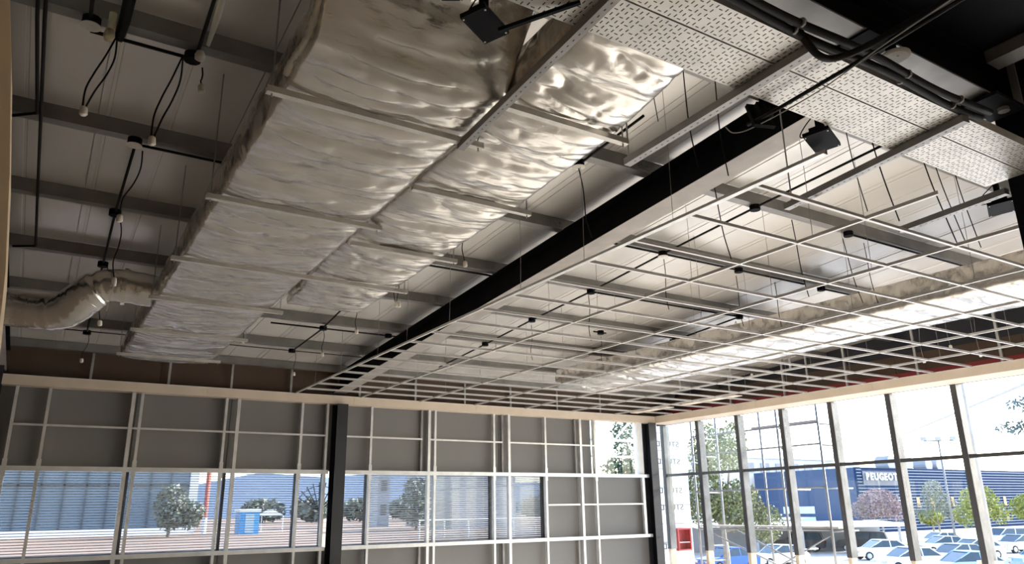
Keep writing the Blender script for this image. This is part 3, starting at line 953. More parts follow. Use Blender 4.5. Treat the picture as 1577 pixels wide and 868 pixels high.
CAB = [
    ((0.07, 4.9, 4.565), (-0.045, 4.9, 4.02), 'double black cable with connector left of the long duct, hanging from the yellowish bulb holder', 1, 2, 0.006),
    ((0.47, 4.9, 4.55), (0.355, 4.9, 3.92), 'twin black cable with white connector, longest beside the long duct', 1, 2, 0.006),
    ((0.60, 4.9, 4.52), (0.61, 4.9, 4.38), 'short black cable with white connector under the white bulb holder', 1, 1, 0.006),
    ((0.40, 6.3, 4.45), (0.305, 6.3, 3.86), 'single black cable with connector left of the long duct, from the second purlin', 1, 1, 0.006),
    ((0.37, 7.72, 4.385), (0.405, 7.72, 3.74), 'black cable with white plug hanging in front of the flexible duct', 1, 1, 0.006),
    ((0.40, 9.2, 4.27), (0.395, 9.0, 3.60), 'black cable hanging down past the flexible duct to a white connector', 1, 1, 0.005),
    ((0.42, 12.1, 4.07), (0.375, 12.1, 3.72), 'thin cable with connector near the end wall below the flexible duct', 1, 1, 0.004),
    ((3.79, 4.88, 4.52), (3.90, 4.88, 3.88), 'long dark cable hanging in front of the rafter from a round lid', 0, 1, 0.0055),
    ((3.35, 6.28, 4.51), (3.40, 6.3, 3.98), 'dark cable with connector hanging between short duct and rafter', 1, 1, 0.005),
    ((3.30, 7.72, 4.36), (3.27, 7.72, 3.88), 'pair of cables with two pale connectors beside the rafter', 2, 2, 0.005),
    ((3.30, 9.1, 4.27), (3.32, 9.1, 3.85), 'curved cable with round connector hanging past the end of the short duct', 1, 1, 0.005),
    ((3.38, 10.65, 4.17), (3.38, 10.65, 3.83), 'thin cable with pale connector near the foot of the rafter', 1, 1, 0.005),
    ((3.36, 12.0, 4.08), (3.36, 12.0, 3.75), 'thin cable with pale connector against the brown board by the end wall', 1, 1, 0.004),
    ((2.25, 10.5, 4.245), (2.22, 10.5, 3.88), 'short cable with connector right of the far end of the long duct', 1, 1, 0.004),
    ((6.03, 6.2, 4.42), (6.05, 6.2, 3.80), 'dark cable hanging from the round white lid over the grid', 0, 1, 0.005),
    ((4.95, 4.4, 4.62), (5.12, 4.4, 3.72), 'dark cable hanging at the near end of the first grid bay', 0, 1, 0.0055),
    ((3.62, 3.1, 4.83), (3.66, 3.1, 3.70), 'straight dark cord hanging past the first ceiling tee', 0, 1, 0.0045),
    ((3.30, 3.1, 4.83), (3.38, 3.1, 3.70), 'dark cord hanging in front of the rafter end', 0, 1, 0.0045),
    ((2.95, 3.0, 4.84), (2.96, 3.0, 3.86), 'thin grey cord hanging beside the sideways floodlight', 0, 1, 0.003),
    ((6.05, 7.7, 4.35), (6.06, 7.7, 3.72), 'dark cord dropping from a box in the second grid bay', 0, 1, 0.005),
    ((6.6, 4.8, 4.55), (6.72, 4.8, 3.70), 'dark cord hanging in the middle of the nearest grid bay', 0, 1, 0.0055),
    ((7.55, 4.85, 4.52), (7.75, 4.85, 3.78), 'curved dark cord hanging from a box in the nearest grid rows', 0, 1, 0.005),
    ((7.95, 4.85, 4.54), (8.05, 4.85, 3.80), 'straight dark cord right of the curved one in the nearest grid rows', 0, 1, 0.0045),
    ((5.35, 3.1, 4.83), (5.62, 3.1, 3.76), 'wavy black cable dropping from the tray to the grid, left of the rod pair', 0, 1, 0.0055),
    ((5.05, 3.1, 4.83), (5.20, 3.1, 3.76), 'straight black cord dropping from the tray to the grid', 0, 1, 0.004),
    ((6.05, 3.1, 4.83), (6.45, 3.1, 3.72), 'black cable hanging beside the near column, leftmost of three', 0, 1, 0.0055),
    ((6.25, 3.1, 4.83), (6.60, 3.1, 3.75), 'black cable hanging beside the near column, middle of three', 0, 1, 0.0045),
    ((6.6, 3.1, 4.83), (6.85, 3.1, 3.75), 'black cable hanging beside the near column, rightmost of three', 0, 1, 0.0045),
    ((7.32, 6.25, 4.42), (7.36, 6.25, 3.76), 'dark cord dropping from the box in the middle grid bay', 0, 1, 0.005),
    ((8.0, 6.2, 4.42), (8.05, 6.2, 3.78), 'dark cord hanging left of the bright duct in the middle grid rows', 0, 1, 0.005),
    ((8.9, 7.7, 4.32), (8.98, 7.7, 4.10), 'short cords dropping onto the top of the bright duct', 0, 2, 0.004),
    ((7.44, 9.2, 4.22), (7.46, 9.2, 3.76), 'thin cord dropping from the lone box over the grid', 0, 1, 0.004),
    ((6.04, 9.1, 4.23), (6.05, 9.1, 3.70), 'thin cord dropping from a box towards the end wall', 0, 1, 0.004),
]
for t, b, lab, ends, st, r in CAB:
    cable(t, b, lab, ends, r, 0.03 if st == 1 else 0.012, 'connector', st)
# downlight leads beyond the bright duct
for x, y, lab in ((10.9, 5.6, 'pale bulb holder on a thin lead beyond the bright duct, nearest the near column'), (11.6, 6.4, 'pale bulb holder low over the side fascia'), (11.9, 5.7, 'pale bulb holder against the red steel strip'), (10.2, 8.6, 'pale bulb holder just beyond the bright duct, far part')):
    cable((x + 0.05, y, z_roof(y)), (x, y, 3.74), lab, 1, 0.003, 0.06, 'connector', 1, 'cable_grey')

# bulb holders top left
bh = thing('bulb_holder', (0.02, 4.72, 4.35), 'yellowish double bulb holder on a thick black sleeve, top left', 'bulb holder')
MB().tube([(0.03, 4.72, 4.62), (0.03, 4.72, 4.50)], 0.024, 10).build('sleeve', 'connector_yellow', bh, True)
MB().tube([(0.028, 4.72, 4.50), (0.025, 4.72, 4.455), (0.025, 4.72, 4.43)], [0.024, 0.034, 0.026], 12).build('socket', 'connector_yellow', bh, True)
sl = thing('cable_sleeve', (0.09, 4.6, 4.5), 'thick black sleeve of bundled cables hanging at the top left', 'cable')
MB().tube([(0.12, 3.4, 4.66), (0.105, 4.2, 4.62), (0.095, 4.66, 4.55), (0.085, 4.74, 4.50), (0.082, 4.76, 4.46)], [0.034, 0.036, 0.034, 0.03, 0.02], 10).build('bundle', 'cable_black', sl, True)
wb = thing('bulb_holder', (0.56, 4.75, 4.45), 'white bulb holder beside a taped white lead, near the top left', 'bulb holder')
MB().tube([(0.56, 4.75, 4.545), (0.56, 4.75, 4.515), (0.558, 4.75, 4.485)], [0.022, 0.034, 0.03], 12).build('socket', 'connector', wb, True)
MB().tube([(0.60, 4.2, 4.75), (0.61, 4.55, 4.70), (0.60, 4.74, 4.60)], [0.02, 0.022, 0.012], 8).build('taped_lead', 'white_plastic', wb, True)
MB().tube(catmull([(0.60, 4.74, 4.60), (0.615, 4.75, 4.56), (0.575, 4.75, 4.535)], 5), 0.004, 5).build('wire', 'cable_grey', wb, True)
tapeo = thing('tape_strip', (0.4, 7.72, 3.42), 'white tape strip dangling with a plug in front of the flexible duct', 'tape strip')
MB().beam((0.41, 7.72, 3.68), (0.38, 7.72, 3.42), 0.02, 0.006).build('strip', 'white_plastic', tapeo)
MB().tube([(0.41, 7.72, 3.725), (0.41, 7.72, 3.67)], 0.02, 8).build('plug', 'connector', tapeo, True)
#OUTDOORS
# ================================================================== OUTDOORS
tag(B(13.1, 330, -160, 260, -2.7, -2.6).build('ground', 'asphalt'), 'pale asphalt of the car park outside the glazing', kind='structure')
pl = MB().prism([(-120, 14.05), (13.6, 14.05), (13.6, 14.9), (190, 205), (190, 300), (-120, 300)], lambda p, k: (p[0], p[1], (-2.65, -0.3)[k]))
tag(pl.build('ground', 'sand'), 'sandy plot outside the ribbon window', kind='structure')
for (x, y, w, d) in ((80, 66, 26, 12), (90, 49, 24, 7), (113, 60, 18, 5)):
    tag(B(x - w / 2, x + w / 2, y - d / 2, y + d / 2, -2.6, -2.56).build('lawn', 'grass'), 'patch of lawn at the edge of the car park', kind='structure')


def text_mesh(s, size, mat, parent, place, extrude=0.02, bold=0.0):
    cu = bpy.data.curves.new('txt', 'FONT')
    cu.body = s
    cu.size = size
    cu.extrude = extrude
    cu.offset = bold
    cu.resolution_u = 3
    ob = bpy.data.objects.new('txt', cu)
    COL.objects.link(ob)
    dg = bpy.context.evaluated_depsgraph_get()
    me = bpy.data.meshes.new_from_object(ob.evaluated_get(dg))
    bpy.data.objects.remove(ob, do_unlink=True)
    m = MB()
    m.v = [tuple(place(v.co)) for v in me.vertices]
    m.f = [tuple(p.vertices) for p in me.polygons]
    wmax = max(v.co.x for v in me.vertices)
    bpy.data.meshes.remove(me)
    return m, wmax


# --- dealer building
db = thing('showroom_building', (135, 82, -2.6), 'blue showroom building with corrugated front and white letters on the roof edge', 'building')
B(106.3, 170, 72.3, 91.5, -2.6, 6.9).build('blue_side', 'blue_panel', db)
cor = []
z = -2.6
while z < 6.9:
    cor += [(0.0, z), (0.0, z + 0.18), (0.16, z + 0.22), (0.16, z + 0.40)]
    z += 0.46
cor = [(a, min(b, 6.95)) for a, b in cor]
MB().prism([(72.3, -2.6)] + [(72.12 - a, b) for a, b in cor] + [(72.3, 6.95)], lambda p, k: ((106.35, 170)[k], p[0], p[1])).build('corrugated_front', 'blue_corr', db)
rb_ = MB()
z = -2.4
while z < 6.8:
    if not 4.2 < z < 6.4:
        rb_.box(106.4, 170, 71.90, 71.955, z + 0.22, z + 0.33)
    else:
        rb_.box(106.4, 107.6, 71.90, 71.955, z + 0.22, z + 0.33)
        rb_.box(117.5, 170, 71.90, 71.955, z + 0.22, z + 0.33)
    z += 0.46
tag(rb_.build('rib_highlights', 'corr_highlight', db), kind='stuff')  # pale strips paint the highlights along the corrugation crests
B(107.7, 117.4, 71.80, 71.95, 4.35, 6.35).build('sign_plate', 'sign_plate', db)
lx = 108.4
for ch in 'PEUGEOT':
    mm, wm = text_mesh(ch, 1.42, 'letter_white', db, lambda c: (lx + c.x * 1.12, 71.74 - c.z, 5.10 + c.y), 0.04, 0.045)
    mm.build('letter', 'letter_white', db)
    lx += wm * 1.12 + 0.20
for x in (121, 125, 131, 139, 148):
    for zz in (0.9, -1.6):
        B(x, x + 0.9, 71.85, 71.97, zz, zz + 1.6).build('window', 'win_dark', db)
for z0 in (0.2, -1.4):
    B(106.18, 106.3, 80, 86, z0, z0 + 1.1).build('window', 'pale_wall', db)
B(137.5, 140.5, 71.78, 71.95, 1.2, 6.9).build('blue_strip', 'blue_panel', db)
for x, r in ((122.5, 1.2), (127.5, 1.25), (133.5, 1.1), (137, 1.15)):
    MB().tube([(x, 76, 6.9 + r), (x, 78.4, 6.9 + r)], r, 16).build('roof_fan', 'grey_wall', db)
for x, w in ((111, 2.4), (115, 1.4), (118, 1.6)):
    B(x, x + w, 80, 82, 6.9, 8.0).build('roof_unit', 'pale_wall', db)
pb = thing('pale_building', (116, 97, -2.6), 'pale office block rising behind the blue showroom', 'building')
B(100, 131, 93, 101, -2.6, 10.6).build('wall', 'pale_wall', pb)
B(99.5, 131.5, 92.6, 93.0, 9.6, 10.9).build('parapet', 'white_paint', pb)
for x in range(102, 130, 4):
    B(x, x + 2.2, 92.85, 93.05, 7.2, 8.8).build('window', 'grey_wall', pb)
hb = thing('low_house', (84, 79, -2.6), 'low grey house behind the lawn and parked cars', 'building')
B(70, 100, 78, 82, -2.6, -0.5).build('wall', 'grey_wall', hb)
B(69.5, 100.5, 77.6, 82.4, -0.5, -0.25).build('roof', 'white_paint', hb)
for x in (78, 82, 86, 90, 94):
    B(x, x + 1.6, 77.93, 78.0, -1.9, -0.9).build('window', 'win_dark', hb)

# --- carport
cp = thing('carport', (60, 46, -2.6), 'white flat-roofed carport sheltering dark vehicles', 'carport')
ang = R(-33)
cu_, su_ = math.cos(ang), math.sin(ang)


def cpt(a, b, z):
    return (60.5 + a * cu_ - b * su_, 47.0 + a * su_ + b * cu_, z)


MB().hexa([cpt(*p) for p in ((-10, -3, -0.35), (8.5, -3, -0.35), (8.5, 4, -0.2), (-10, 4, -0.2), (-10, -3, -0.15), (8.5, -3, -0.15), (8.5, 4, 0.05), (-10, 4, 0.05))]).build('roof', 'white_paint', cp)
for a in (-9, -5, -1, 3, 7.5):
    MB().tube([cpt(a, -2.4, -2.6), cpt(a, -2.4, -0.3)], 0.12, 8).build('post', 'grey_wall', cp)
MB().hexa([cpt(*p) for p in ((-10, 3.7, -2.6), (8.5, 3.7, -2.6), (8.5, 3.9, -2.6), (-10, 3.9, -2.6), (-10, 3.7, -0.3), (8.5, 3.7, -0.3), (8.5, 3.9, -0.3), (-10, 3.9, -0.3))]).build('rear_screen', 'grey_wall', cp)


# --- cars
def car(x, y, rot, mat, label, suv=False, z=-2.6):
    o = thing('car', (x, y, z), label, 'car')
    L, W = (4.5, 1.85) if suv else (4.2, 1.75)
    H = 1.7 if suv else 1.45
    c, s = math.cos(rot), math.sin(rot)

    def T(a, b, h):
        return (x + a * c - b * s, y + a * s + b * c, z + h)
    if suv:
        low = [(-2.2, .35), (-2.25, .9), (-2.15, 1.05), (1.0, 1.08), (2.1, .95), (2.25, .75), (2.25, .35)]
        cabp = [(-2.1, 1.04), (-1.9, 1.66), (0.35, 1.70), (1.05, 1.06)]
    else:
        low = [(-2.05, .3), (-2.1, .75), (-1.9, .95), (-1.0, .95), (0.95, .93), (1.95, .75), (2.1, .55), (2.1, .3)]
        cabp = [(-1.85, .93), (-1.15, 1.40), (0.15, 1.45), (1.05, .92)]
    m = MB()
    sec = [(-W / 2, 0.0), (-W / 2 * 0.98, 1), (W / 2 * 0.98, 1), (W / 2, 0)]
    m.prism(low, lambda p, k: T(p[0], (-W / 2, W / 2)[k], p[1]))
    body = m.build('body', mat, o)
    n = MB()
    ins = 0.16
    n.prism(cabp, lambda p, k: T(p[0], ((-1, 1)[k]) * (W / 2 - (0.03 if p[1] < 1.2 else ins)), p[1]))
    n.build('windows', 'car_glass', o)
    rf = MB()
    t = [p for p in cabp if p[1] > 1.2]
    rf.prism([(t[0][0] - 0.05, t[0][1]), (t[1][0] + 0.08, t[1][1] - 0.01), (t[1][0], t[1][1] + 0.05), (t[0][0] + 0.1, t[0][1] + 0.05)], lambda p, k: T(p[0], ((-1, 1)[k]) * (W / 2 - ins + 0.01), p[1]))
    rf.build('roof', mat, o)
    for sgn in (-1, 1):
        pi = MB()
        for a0, a1 in ((cabp[0], cabp[1]), (cabp[2], cabp[3]), (((cabp[0][0] + cabp[3][0]) / 2 - 0.1, cabp[0][1]), ((cabp[1][0] + cabp[2][0]) / 2, cabp[1][1]))):
            pi.tube([T(a0[0], sgn * (W / 2 - 0.03), a0[1]), T(a1[0], sgn * (W / 2 - ins), a1[1])], 0.04, 5)
        pi.build('pillars', mat, o)
    for a in (-L * 0.31, L * 0.31):
        for sgn in (-1, 1):
            w = MB().tube([T(a, sgn * (W / 2 - 0.2), .32), T(a, sgn * (W / 2 + 0.01), .32)], 0.32, 14).build('wheel', 'tyre', o)
            MB().tube([T(a, sgn * (W / 2 + 0.01), .32), T(a, sgn * (W / 2 + 0.025), .32)], 0.2, 10).build('hub', 'hub', w)
    for sgn in (-1, 1):
        MB().obox(T(low[-1][0] - 0.02, sgn * W * 0.36, .62), (0.05 * c, 0.05 * s, 0), (-0.2 * s, 0.2 * c, 0), (0, 0, 0.08)).build('headlight', 'car_silver', o)
        MB().obox(T(low[1][0] + 0.03, sgn * W * 0.40, .78), (0.05 * c, 0.05 * s, 0), (-0.12 * s, 0.12 * c, 0), (0, 0, 0.1)).build('tail_light', 'red_box', o)
    return o


CARS = [
    (41.3, 38.6, R(170), 'car_blue', 'bright blue car parked behind the scaffolding', False),
    (46.5, 38.6, R(165), 'car_white', 'white car parked right of the bright blue one', False),
    (67.0, 56.3, R(160), 'car_black', 'dark saloon parked under the leafy tree, behind the white car', False),
    (57.5, 37.8, R(150), 'car_white', 'white hatchback parked in front of the carport', False),
    (49.0, 30.3, R(155), 'car_white', 'white saloon with blue-tinted windows, nearest of the white cars', False),
    (62.5, 49.2, R(120), 'car_black', 'black off-roader under the left end of the carport', True),
    (66.5, 45.3, R(120), 'car_black', 'black off-roader under the right end of the carport', True),
    (67.0, 38.2, R(150), 'car_silver', 'silver car just right of the thick mullion, behind the white cars', False),
    (63.0, 33.5, R(158), 'car_white', 'white car with dark windscreen beside the lamp post', False),
    (55.0, 30.5, R(160), 'car_silver', 'silver car in the near row below the bare tree', False),
    (47.0, 25.6, R(150), 'car_lightblue', 'light blue car at the bottom edge beside the wooden pole', False),
    (72.9, 35.0, R(165), 'car_silver', 'grey car parked beyond the wooden pole', False),
    (82.0, 40.5, R(160), 'car_white', 'white van-like car farthest right by the corrugated front', True),
    (56.0, 25.4, R(160), 'car_lightblue', 'pale blue car in the bottom right corner', False),
    (75.0, 43.0, R(155), 'car_white', 'white car in the middle rows under the yellow-green tree', False),
]
for a in CARS:
    car(*a)


# --- trees
def leaf_cloud(blobs, n, size, seed, droop=0.0):
    r = random.Random(seed)
    m = MB()
    tot = sum(b[3] * b[3] * b[4] for b in blobs)
    for (cx, cy, cz, rh, rz) in blobs:
        for _ in range(int(n * rh * rh * rz / tot)):
            while True:
                p = Vector((r.uniform(-1, 1), r.uniform(-1, 1), r.uniform(-1, 1)))
                if p.length < 1:
                    break
            p = p * (0.55 + 0.45 * r.random()) if p.length < 0.5 else p
            c = Vector((cx + p.x * rh, cy + p.y * rh, cz + p.z * rz))
            a = Vector((r.gauss(0, 1), r.gauss(0, 1), r.gauss(0, 1) - droop)).normalized()
            b = a.cross(Vector((r.gauss(0, 1), r.gauss(0, 1), r.gauss(0, 1)))).normalized()
            s = size * r.uniform(0.6, 1.3)
            m.quad([c - a * s - b * s * 0.15, c - b * s * 0.45, c + a * s, c + b * s * 0.45])
    return m


def tree(name, x, y, z0, trunk_h, blobs, leaf, n, size, label, seed, tr=0.15, group=None, droop=0.0):
    o = thing(name, (x, y, z0), label, 'tree', group)
    top = Vector((x, y, z0 + trunk_h))
    m = MB()
    m.tube([(x, y, z0), (x + tr * 0.4, y, z0 + trunk_h * 0.5), tuple(top)], [tr, tr * 0.8, tr * 0.6], 8)
    m.build('trunk', 'bark', o, True)
    k = MB()
    for (cx, cy, cz, rh, rz) in blobs:
        mid = top.lerp(Vector((cx, cy, cz)), 0.5) + Vector((0, 0, -0.1 * rz))
        k.tube([top - Vector((0, 0, trunk_h * 0.1)), mid, (cx, cy, cz + rz * 0.3)], [tr * 0.5, tr * 0.35, tr * 0.12], 5)
    tag(k.build('branches', 'bark', o, True), kind='stuff')
    tag(leaf_cloud(blobs, n, size, seed, droop).build('leaves', leaf, o), kind='stuff')
    return o


tree('leafy_tree', 36.6, 34.3, -2.6, 3.0, [(36.0, 35.0, 2.2, 1.5, 1.9), (37.4, 33.8, 1.6, 1.6, 1.6), (36.2, 34.6, 4.9, 1.3, 1.8), (37.3, 33.6, 5.2, 1.0, 1.6), (38.3, 32.6, 0.6, 1.2, 1.2)], 'leaf_olive', 9000, 0.13, 'tall olive-green tree outside behind the scaffolding', 11, 0.24)
tree('leafy_tree', 34.0, 35.8, -2.6, 3.0, [(34.0, 35.8, 3.0, 0.8, 2.6)], 'leaf_dark', 2500, 0.12, 'narrow dark tree beside the white sheeting', 12, 0.12)
tree('blossom_tree', 92.9, 60.2, -2.6, 1.8, [(92.9, 60.2, 1.6, 2.7, 1.9), (90.8, 61, 0.8, 1.7, 1.3), (95, 59.4, 0.6, 1.6, 1.2)], 'leaf_pink', 3800, 0.17, 'pink blossoming tree in front of the lettered corrugated wall', 13)
tree('bare_tree', 85.8, 48.9, -2.6, 2.0, [(85.8, 48.9, 2.3, 1.3, 1.8), (86.8, 48, 0.9, 1.2, 1.2), (84.8, 49.8, 0.6, 1.0, 1.0)], 'leaf_grey', 1500, 0.15, 'sparse grey-twigged tree in front of the corrugated wall', 14)
tree('young_tree', 86.5, 44.5, -2.6, 1.7, [(86.5, 44.5, 1.5, 1.9, 1.9), (85.2, 45.4, 0.3, 1.3, 1.3), (88, 43.4, 0.4, 1.2, 1.2)], 'leaf_yellow', 2600, 0.17, 'yellow-green young tree left of the wooden pole', 15)
tree('young_tree', 96.5, 44.0, -2.6, 1.7, [(96.5, 44.0, 0.9, 2.2, 1.6), (98, 42.9, 0.6, 1.6, 1.0)], 'leaf_yellow', 2400, 0.2, 'yellow-green bushy tree right of the wooden pole', 16)
tree('palm', 103, 59.5, -2.6, 2.0, [(103, 59.5, -0.3, 1.5, 0.9)], 'leaf_yellow', 1100, 0.3, 'small palm beside the blossoming tree', 17)
tree('conifer', 25.2, 9.6, -2.6, 6.0, [(25.1, 9.7, 4.9, 1.0, 0.75), (24.4, 10.3, 4.3, 0.9, 0.28), (24.2, 10.6, 3.65, 0.95, 0.22), (24.7, 10.2, 3.2, 0.8, 0.25), (25.3, 9.6, 3.0, 1.2, 0.7)], 'leaf_bluish', 3000, 0.09, 'bluish conifer branches hanging in at the right edge', 18, 0.16)
tree('conifer', 22.6, 26.4, -0.3, 4.4, [(22.5, 26.4, 4.6, 0.75, 0.9), (22.2, 26.4, 3.3, 1.0, 0.55), (22.8, 26.2, 2.7, 1.2, 0.55), (22.4, 26.5, 2.2, 1.2, 0.4)], 'leaf_dark', 3200, 0.10, 'dark conifer seen through the high corner window', 19, 0.14)
tree('leafy_tree', 10.8, 74, -0.3, 2.0, [(10.8, 74, 2.2, 1.4, 2.0), (12.4, 74, 1.6, 1.3, 1.3)], 'leaf_grey', 1500, 0.25, 'dark round tree in front of the glass office block', 20)
for i in range(7):
    x = 38 + i * 8.5
    tree('hedge_tree', x, 150 - i * 3, -0.3, 1.5, [(x, 150 - i * 3, 2.0, 4.2, 2.0)], 'leaf_grey', 500, 0.8, 'grey-green tree beyond the sandy plot, ' + ('first', 'second', 'third', 'fourth', 'fifth', 'sixth', 'last')[i] + ' from the left in the distant row', 30 + i, 0.2, 'distant trees beyond the sandy plot')
tree('leafy_tree', 32.5, 70, -0.3, 1.5, [(32.5, 70, 2.4, 1.5, 2.4)], 'leaf_grey', 900, 0.28, 'pale green tree behind the white railing', 40)

# --- scaffolding outside the glazing
sf = thing('scaffolding', (14.7, 12.3, -2.6), 'tubular steel scaffolding standing outside the glazed wall', 'scaffolding')
for (x, y) in ((14.3, 14.2), (14.3, 11.50), (14.3, 10.42), (15.2, 14.2), (15.2, 12.75)):
    MB().tube([(x, y, -2.6), (x, y, 4.6 if x < 15 else 4.1)], 0.026, 7).build('standard', 'scaffold_tube', sf, True)
for x in (14.3,):
    for z in (1.08, 1.95, 2.85, 3.3):
        MB().tube([(x, 10.42, z), (x, 14.2, z)], 0.022, 6).build('ledger', 'scaffold_tube', sf, True)
for y in (10.42, 11.5, 14.2):
    for z in (1.05, 1.92, 2.82, 3.27, 0.3, 0.65):
        MB().tube([(14.3, y, z), (15.2, y, z)], 0.018, 6).build('transom', 'scaffold_tube', sf, True)
B(14.36, 14.66, 10.3, 14.3, 1.11, 1.15).build('plank', 'plank', sf)
B(14.36, 14.66, 10.5, 12.3, 3.33, 3.37).build('plank', 'plank', sf)
for a, b in (((14.3, 13.9, 1.0), (14.3, 11.5, 0.2)), ((14.3, 12.7, -0.1), (14.3, 10.42, 1.0)), ((15.2, 13.9, 1.05), (15.2, 11.5, 0.1))):
    MB().tube([a, b], 0.018, 6).build('brace', 'scaffold_tube', sf, True)
# scaffold frame outside the high corner window
s2 = thing('scaffolding', (13.0, 16.3, -0.3), 'white scaffold tubes outside the high corner window', 'scaffolding')
for p, q in (((12.7, 16.2, -0.3), (12.7, 16.2, 4.6)), ((14.1, 16.2, -0.3), (14.1, 16.2, 4.6))):
    MB().tube([p, q], 0.025, 7).build('standard', 'white_paint', s2, True)
for p, q in (((12.5, 16.2, 3.35), (14.3, 16.2, 3.35)), ((12.5, 16.2, 2.92), (14.3, 16.2, 2.92)), ((12.7, 16.2, 3.85), (13.4, 16.2, 3.35)), ((13.4, 16.2, 3.35), (14.1, 16.2, 4.0))):
    MB().tube([p, q], 0.03, 7).build('tube', 'white_paint', s2, True)

# --- wrapped wall stub with printing seen from behind
ww = thing('wrapped_wall', (13.5, 14.35, -2.6), 'white sheeted wall stub with printed reversed letters beside the corner column', 'wall stub')
B(12.70, 14.16, 14.30, 14.42, -0.3, 4.1).build('sheeting', 'wrap', ww)
for z in (0.55, 0.98, 1.42, 1.85, 2.28, 2.72, 3.15):
    B(12.70, 14.16, 14.294, 14.299, z + 0.22, z + 0.228).build('seam', 'wrap_ink', ww)
for z, t in ((3.05, 'STUCD'), (2.62, 'STUCD'), (1.92, 'STUCD'), (1.52, 'STUCD'), (0.62, 'STUCD')):
    mm, wm = text_mesh(t, 0.19, 'wrap_ink', ww, lambda c: (13.93 - c.x * 1.35, 14.294 - c.z, z + c.y), 0.002, 0.0)
    mm.build('lettering', 'wrap_ink', ww)
    B(13.40, 13.47, 14.292, 14.298, z + 0.24, z + 0.27).build('print_mark', 'wrap_ink', ww)
    B(13.02, 13.14, 14.292, 14.298, z + 0.27, z + 0.29).build('print_mark', 'wrap_ink', ww)
    B(13.02, 13.14, 14.292, 14.298, z + 0.16, z + 0.18).build('print_mark', 'wrap_ink', ww)
rb = thing('hose_box', (13.72, 14.2, 0.55), 'red wall box mounted on the white sheeting', 'wall box')
B(13.48, 13.92, 14.10, 14.29, 0.58, 0.61).build('box_bottom', 'red_box', rb)
B(13.48, 13.92, 14.10, 14.29, 1.06, 1.09).build('box_top', 'red_box', rb)
B(13.48, 13.52, 14.10, 14.29, 0.61, 1.06).build('box_side', 'red_box', rb)
B(13.88, 13.92, 14.10, 14.29, 0.61, 1.06).build('box_side', 'red_box', rb)
B(13.48, 13.92, 14.27, 14.295, 0.58, 1.09).build('box_back', 'red_box', rb)
B(13.52, 13.88, 14.12, 14.27, 0.76, 0.775).build('shelf', 'letter_white', rb)

# --- poles and wires
up = thing('utility_pole', (20, 10.2, -2.6), 'wooden utility pole with a service wire outside the glazing', 'pole')
MB().tube([(20, 10.2, -2.6), (20, 10.2, 6.5)], [0.085, 0.07], 10).build('pole', 'pole_wood', up, True)
MB().tube(catmull([(19.9, 10.28, 6.0), (19.85, 10.36, 4.0), (19.9, 10.27, 2.6), (19.85, 10.32, 1.2)], 5), 0.012, 5).build('service_wire', 'cable_grey', up, True)
B(19.7, 19.95, 9.95, 10.45, -0.5, 0.25).build('meter_box', 'timber', up)
lpst = thing('lamp_post', (70, 38.6, -2.6), 'slender street lamp with three floodlight heads', 'lamp post')
MB().tube([(70, 38.6, -2.6), (70, 38.6, 7.0)], [0.11, 0.07], 8).build('post', 'scaffold_tube', lpst, True)
MB().tube([(69.0, 39.4, 7.0), (71.0, 37.8, 7.0)], 0.06, 6).build('cross_arm', 'scaffold_tube', lpst, True)
for d in (-1, 0, 1):
    MB().obox((70 + d, 38.6 - 0.8 * d, 7.2), (0.16, -0.13, 0), (0.1, 0.13, 0), (0, 0, 0.17)).build('lamp_head', 'grey_wall', lpst)
pw = MB().tube([(25.2, 9.8, 5.35), (60, 37, 6.6), (90, 62, 8.6), (112, 92.6, 10.9)], 0.055, 5).build('power_line', 'cable_grey')
tag(pw, 'thin power line crossing the white sky outside', 'cable')

# --- beyond the ribbon window
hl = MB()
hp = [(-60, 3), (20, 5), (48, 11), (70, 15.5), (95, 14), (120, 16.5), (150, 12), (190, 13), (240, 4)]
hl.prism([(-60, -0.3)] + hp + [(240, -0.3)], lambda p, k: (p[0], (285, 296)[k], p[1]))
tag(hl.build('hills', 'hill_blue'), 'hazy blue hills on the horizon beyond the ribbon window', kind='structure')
gb = thing('glass_building', (-10, 92, -0.3), 'blue glass office block reflecting sky beyond the sandy plot', 'building')
B(-40, 13.8, 84.2, 100, -0.3, 16).build('glass_wall', 'glass_blue', gb)
for k in range(15):
    x = -12 + k * 1.85
    B(x - 0.06, x + 0.06, 84.0, 84.2, -0.3, 16).build('mullion', 'win_dark', gb)
for z in (4.4, 7.4, 10.4, 13.4):
    B(-14, 13.8, 84.0, 84.2, z - 0.12, z + 0.12).build('transom', 'win_dark', gb)
B(13.8, 14.6, 83.8, 100, -0.3, 16).build('corner_pier', 'pale_wall', gb)
B(-14, 13.8, 83.5, 83.9, -0.3, 0.35).build('plinth', 'white_paint', gb)
rp = thing('mast', (14.95, 81.5, -0.3), 'red and white mast beside the glass office block', 'mast')
for k in range(8):
    MB().tube([(15.1, 81.5, -0.3 + 1.5 * k), (15.1, 81.5, -0.3 + 1.5 * (k + 1))], 0.22, 8).build('mast_section', 'rust_red' if k % 4 else 'white_paint', rp)
cbn = thing('site_toilet', (18, 76.5, -0.3), 'bright blue site toilet cabin on the sandy plot', 'cabin')
B(17.1, 18.9, 75.6, 77.4, -0.3, 1.7).build('cabin_walls', 'cabin_blue', cbn)
B(17.0, 19.0, 75.5, 77.5, 1.7, 1.95).build('cabin_roof', 'white_paint', cbn)
B(17.6, 18.4, 75.54, 75.6, -0.2, 1.5).build('cabin_door', 'car_lightblue', cbn)
tn = thing('white_tent', (20.6, 80, -0.3), 'small white tent roof right of the blue cabin', 'tent')
MB().prism([(19.9, 1.3), (22.2, 1.3), (21.0, 1.9)], lambda p, k: (p[0], (79, 81)[k], p[1])).build('tent_roof', 'white_paint', tn)
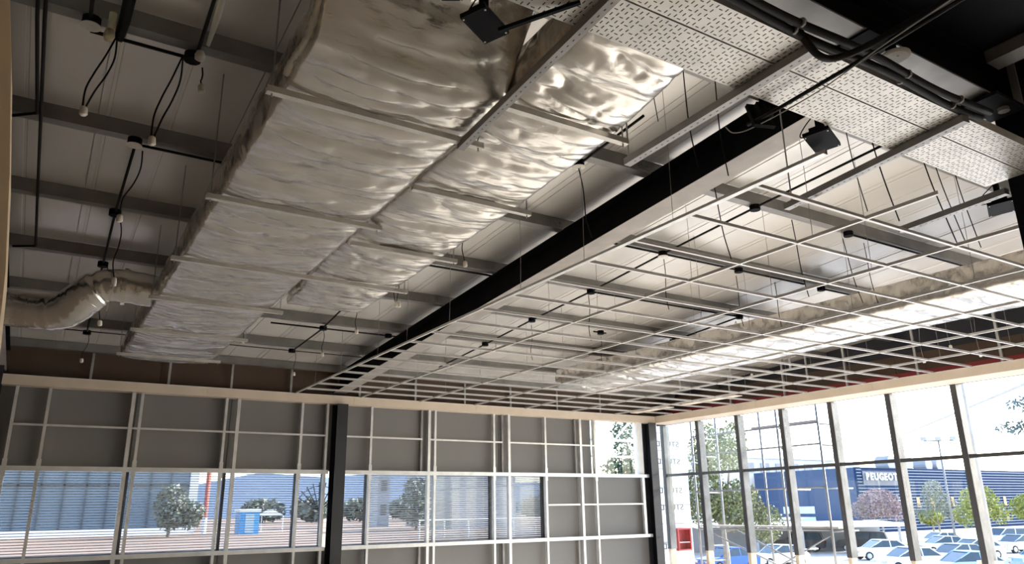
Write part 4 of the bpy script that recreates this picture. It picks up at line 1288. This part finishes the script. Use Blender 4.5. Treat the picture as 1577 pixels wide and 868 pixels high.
for x in (20.0, 22.1):
    MB().tube([(x, 79.2, -0.3), (x, 79.2, 1.3)], 0.05, 6).build('tent_post', 'white_paint', tn)
ds = thing('lattice_dish', (7.35, 22, -0.3), 'dark fan-shaped lattice dish on a mast beside the black column', 'antenna')
MB().tube([(7.42, 22, -0.3), (7.42, 22, 1.75)], 0.03, 6).build('mast', 'black_paint', ds)
for k in range(9):
    a = R(150 - k * 14)
    MB().tube([(7.15, 22, 1.62), (7.15 + 0.80 * math.cos(a), 22 - 0.1, 1.62 + 0.80 * math.sin(a))], 0.014, 5).build('rib', 'black_paint', ds)
for rr in (0.3, 0.5, 0.7):
    MB().tube([(7.15 + rr * math.cos(R(150 - k * 14)), 21.97, 1.62 + rr * math.sin(R(150 - k * 14))) for k in range(9)], 0.010, 5).build('hoop', 'black_paint', ds)
for (x0, x1, y, h, lab) in ((38.6, 40.2, 95, 14, 'tall grey slab tower, narrower of two beyond the ribbon window'), (42.6, 45.6, 92, 14, 'tall grey slab tower, wider of two beyond the ribbon window')):
    tw = thing('tower_block', ((x0 + x1) / 2, y, -0.3), lab, 'building')
    B(x0, x1, y, y + 3, -0.3, h).build('wall', 'grey_wall', tw)
    B(x0 - 0.1, x1 + 0.1, y - 0.1, y + 3.1, h, h + 0.4).build('roof', 'pale_wall', tw)
    for z in range(1, 13, 3):
        B(x0 + 0.4, x1 - 0.4, y - 0.05, y, z, z + 1.4).build('window', 'win_dark', tw)
gh = thing('grey_hall', (40, 73, -0.3), 'plain grey hall behind the white railing', 'building')
B(36.4, 44, 70, 76, -0.3, 5.2).build('wall', 'grey_wall', gh)
B(36.2, 44.2, 69.8, 76.2, 5.2, 5.5).build('roof', 'pale_wall', gh)
fn = thing('railing', (29, 49, -0.3), 'white railing at the far side of the sandy plot', 'railing')
for k in range(9):
    x = 23 + k * 1.9
    MB().tube([(x, 49, -0.3), (x, 49, 1.0)], 0.05, 6).build('post', 'white_paint', fn)
for z in (0.0, 0.3, 0.6, 0.95):
    MB().tube([(23, 49, z), (38.2, 49, z)], 0.03, 5).build('rail', 'white_paint', fn)
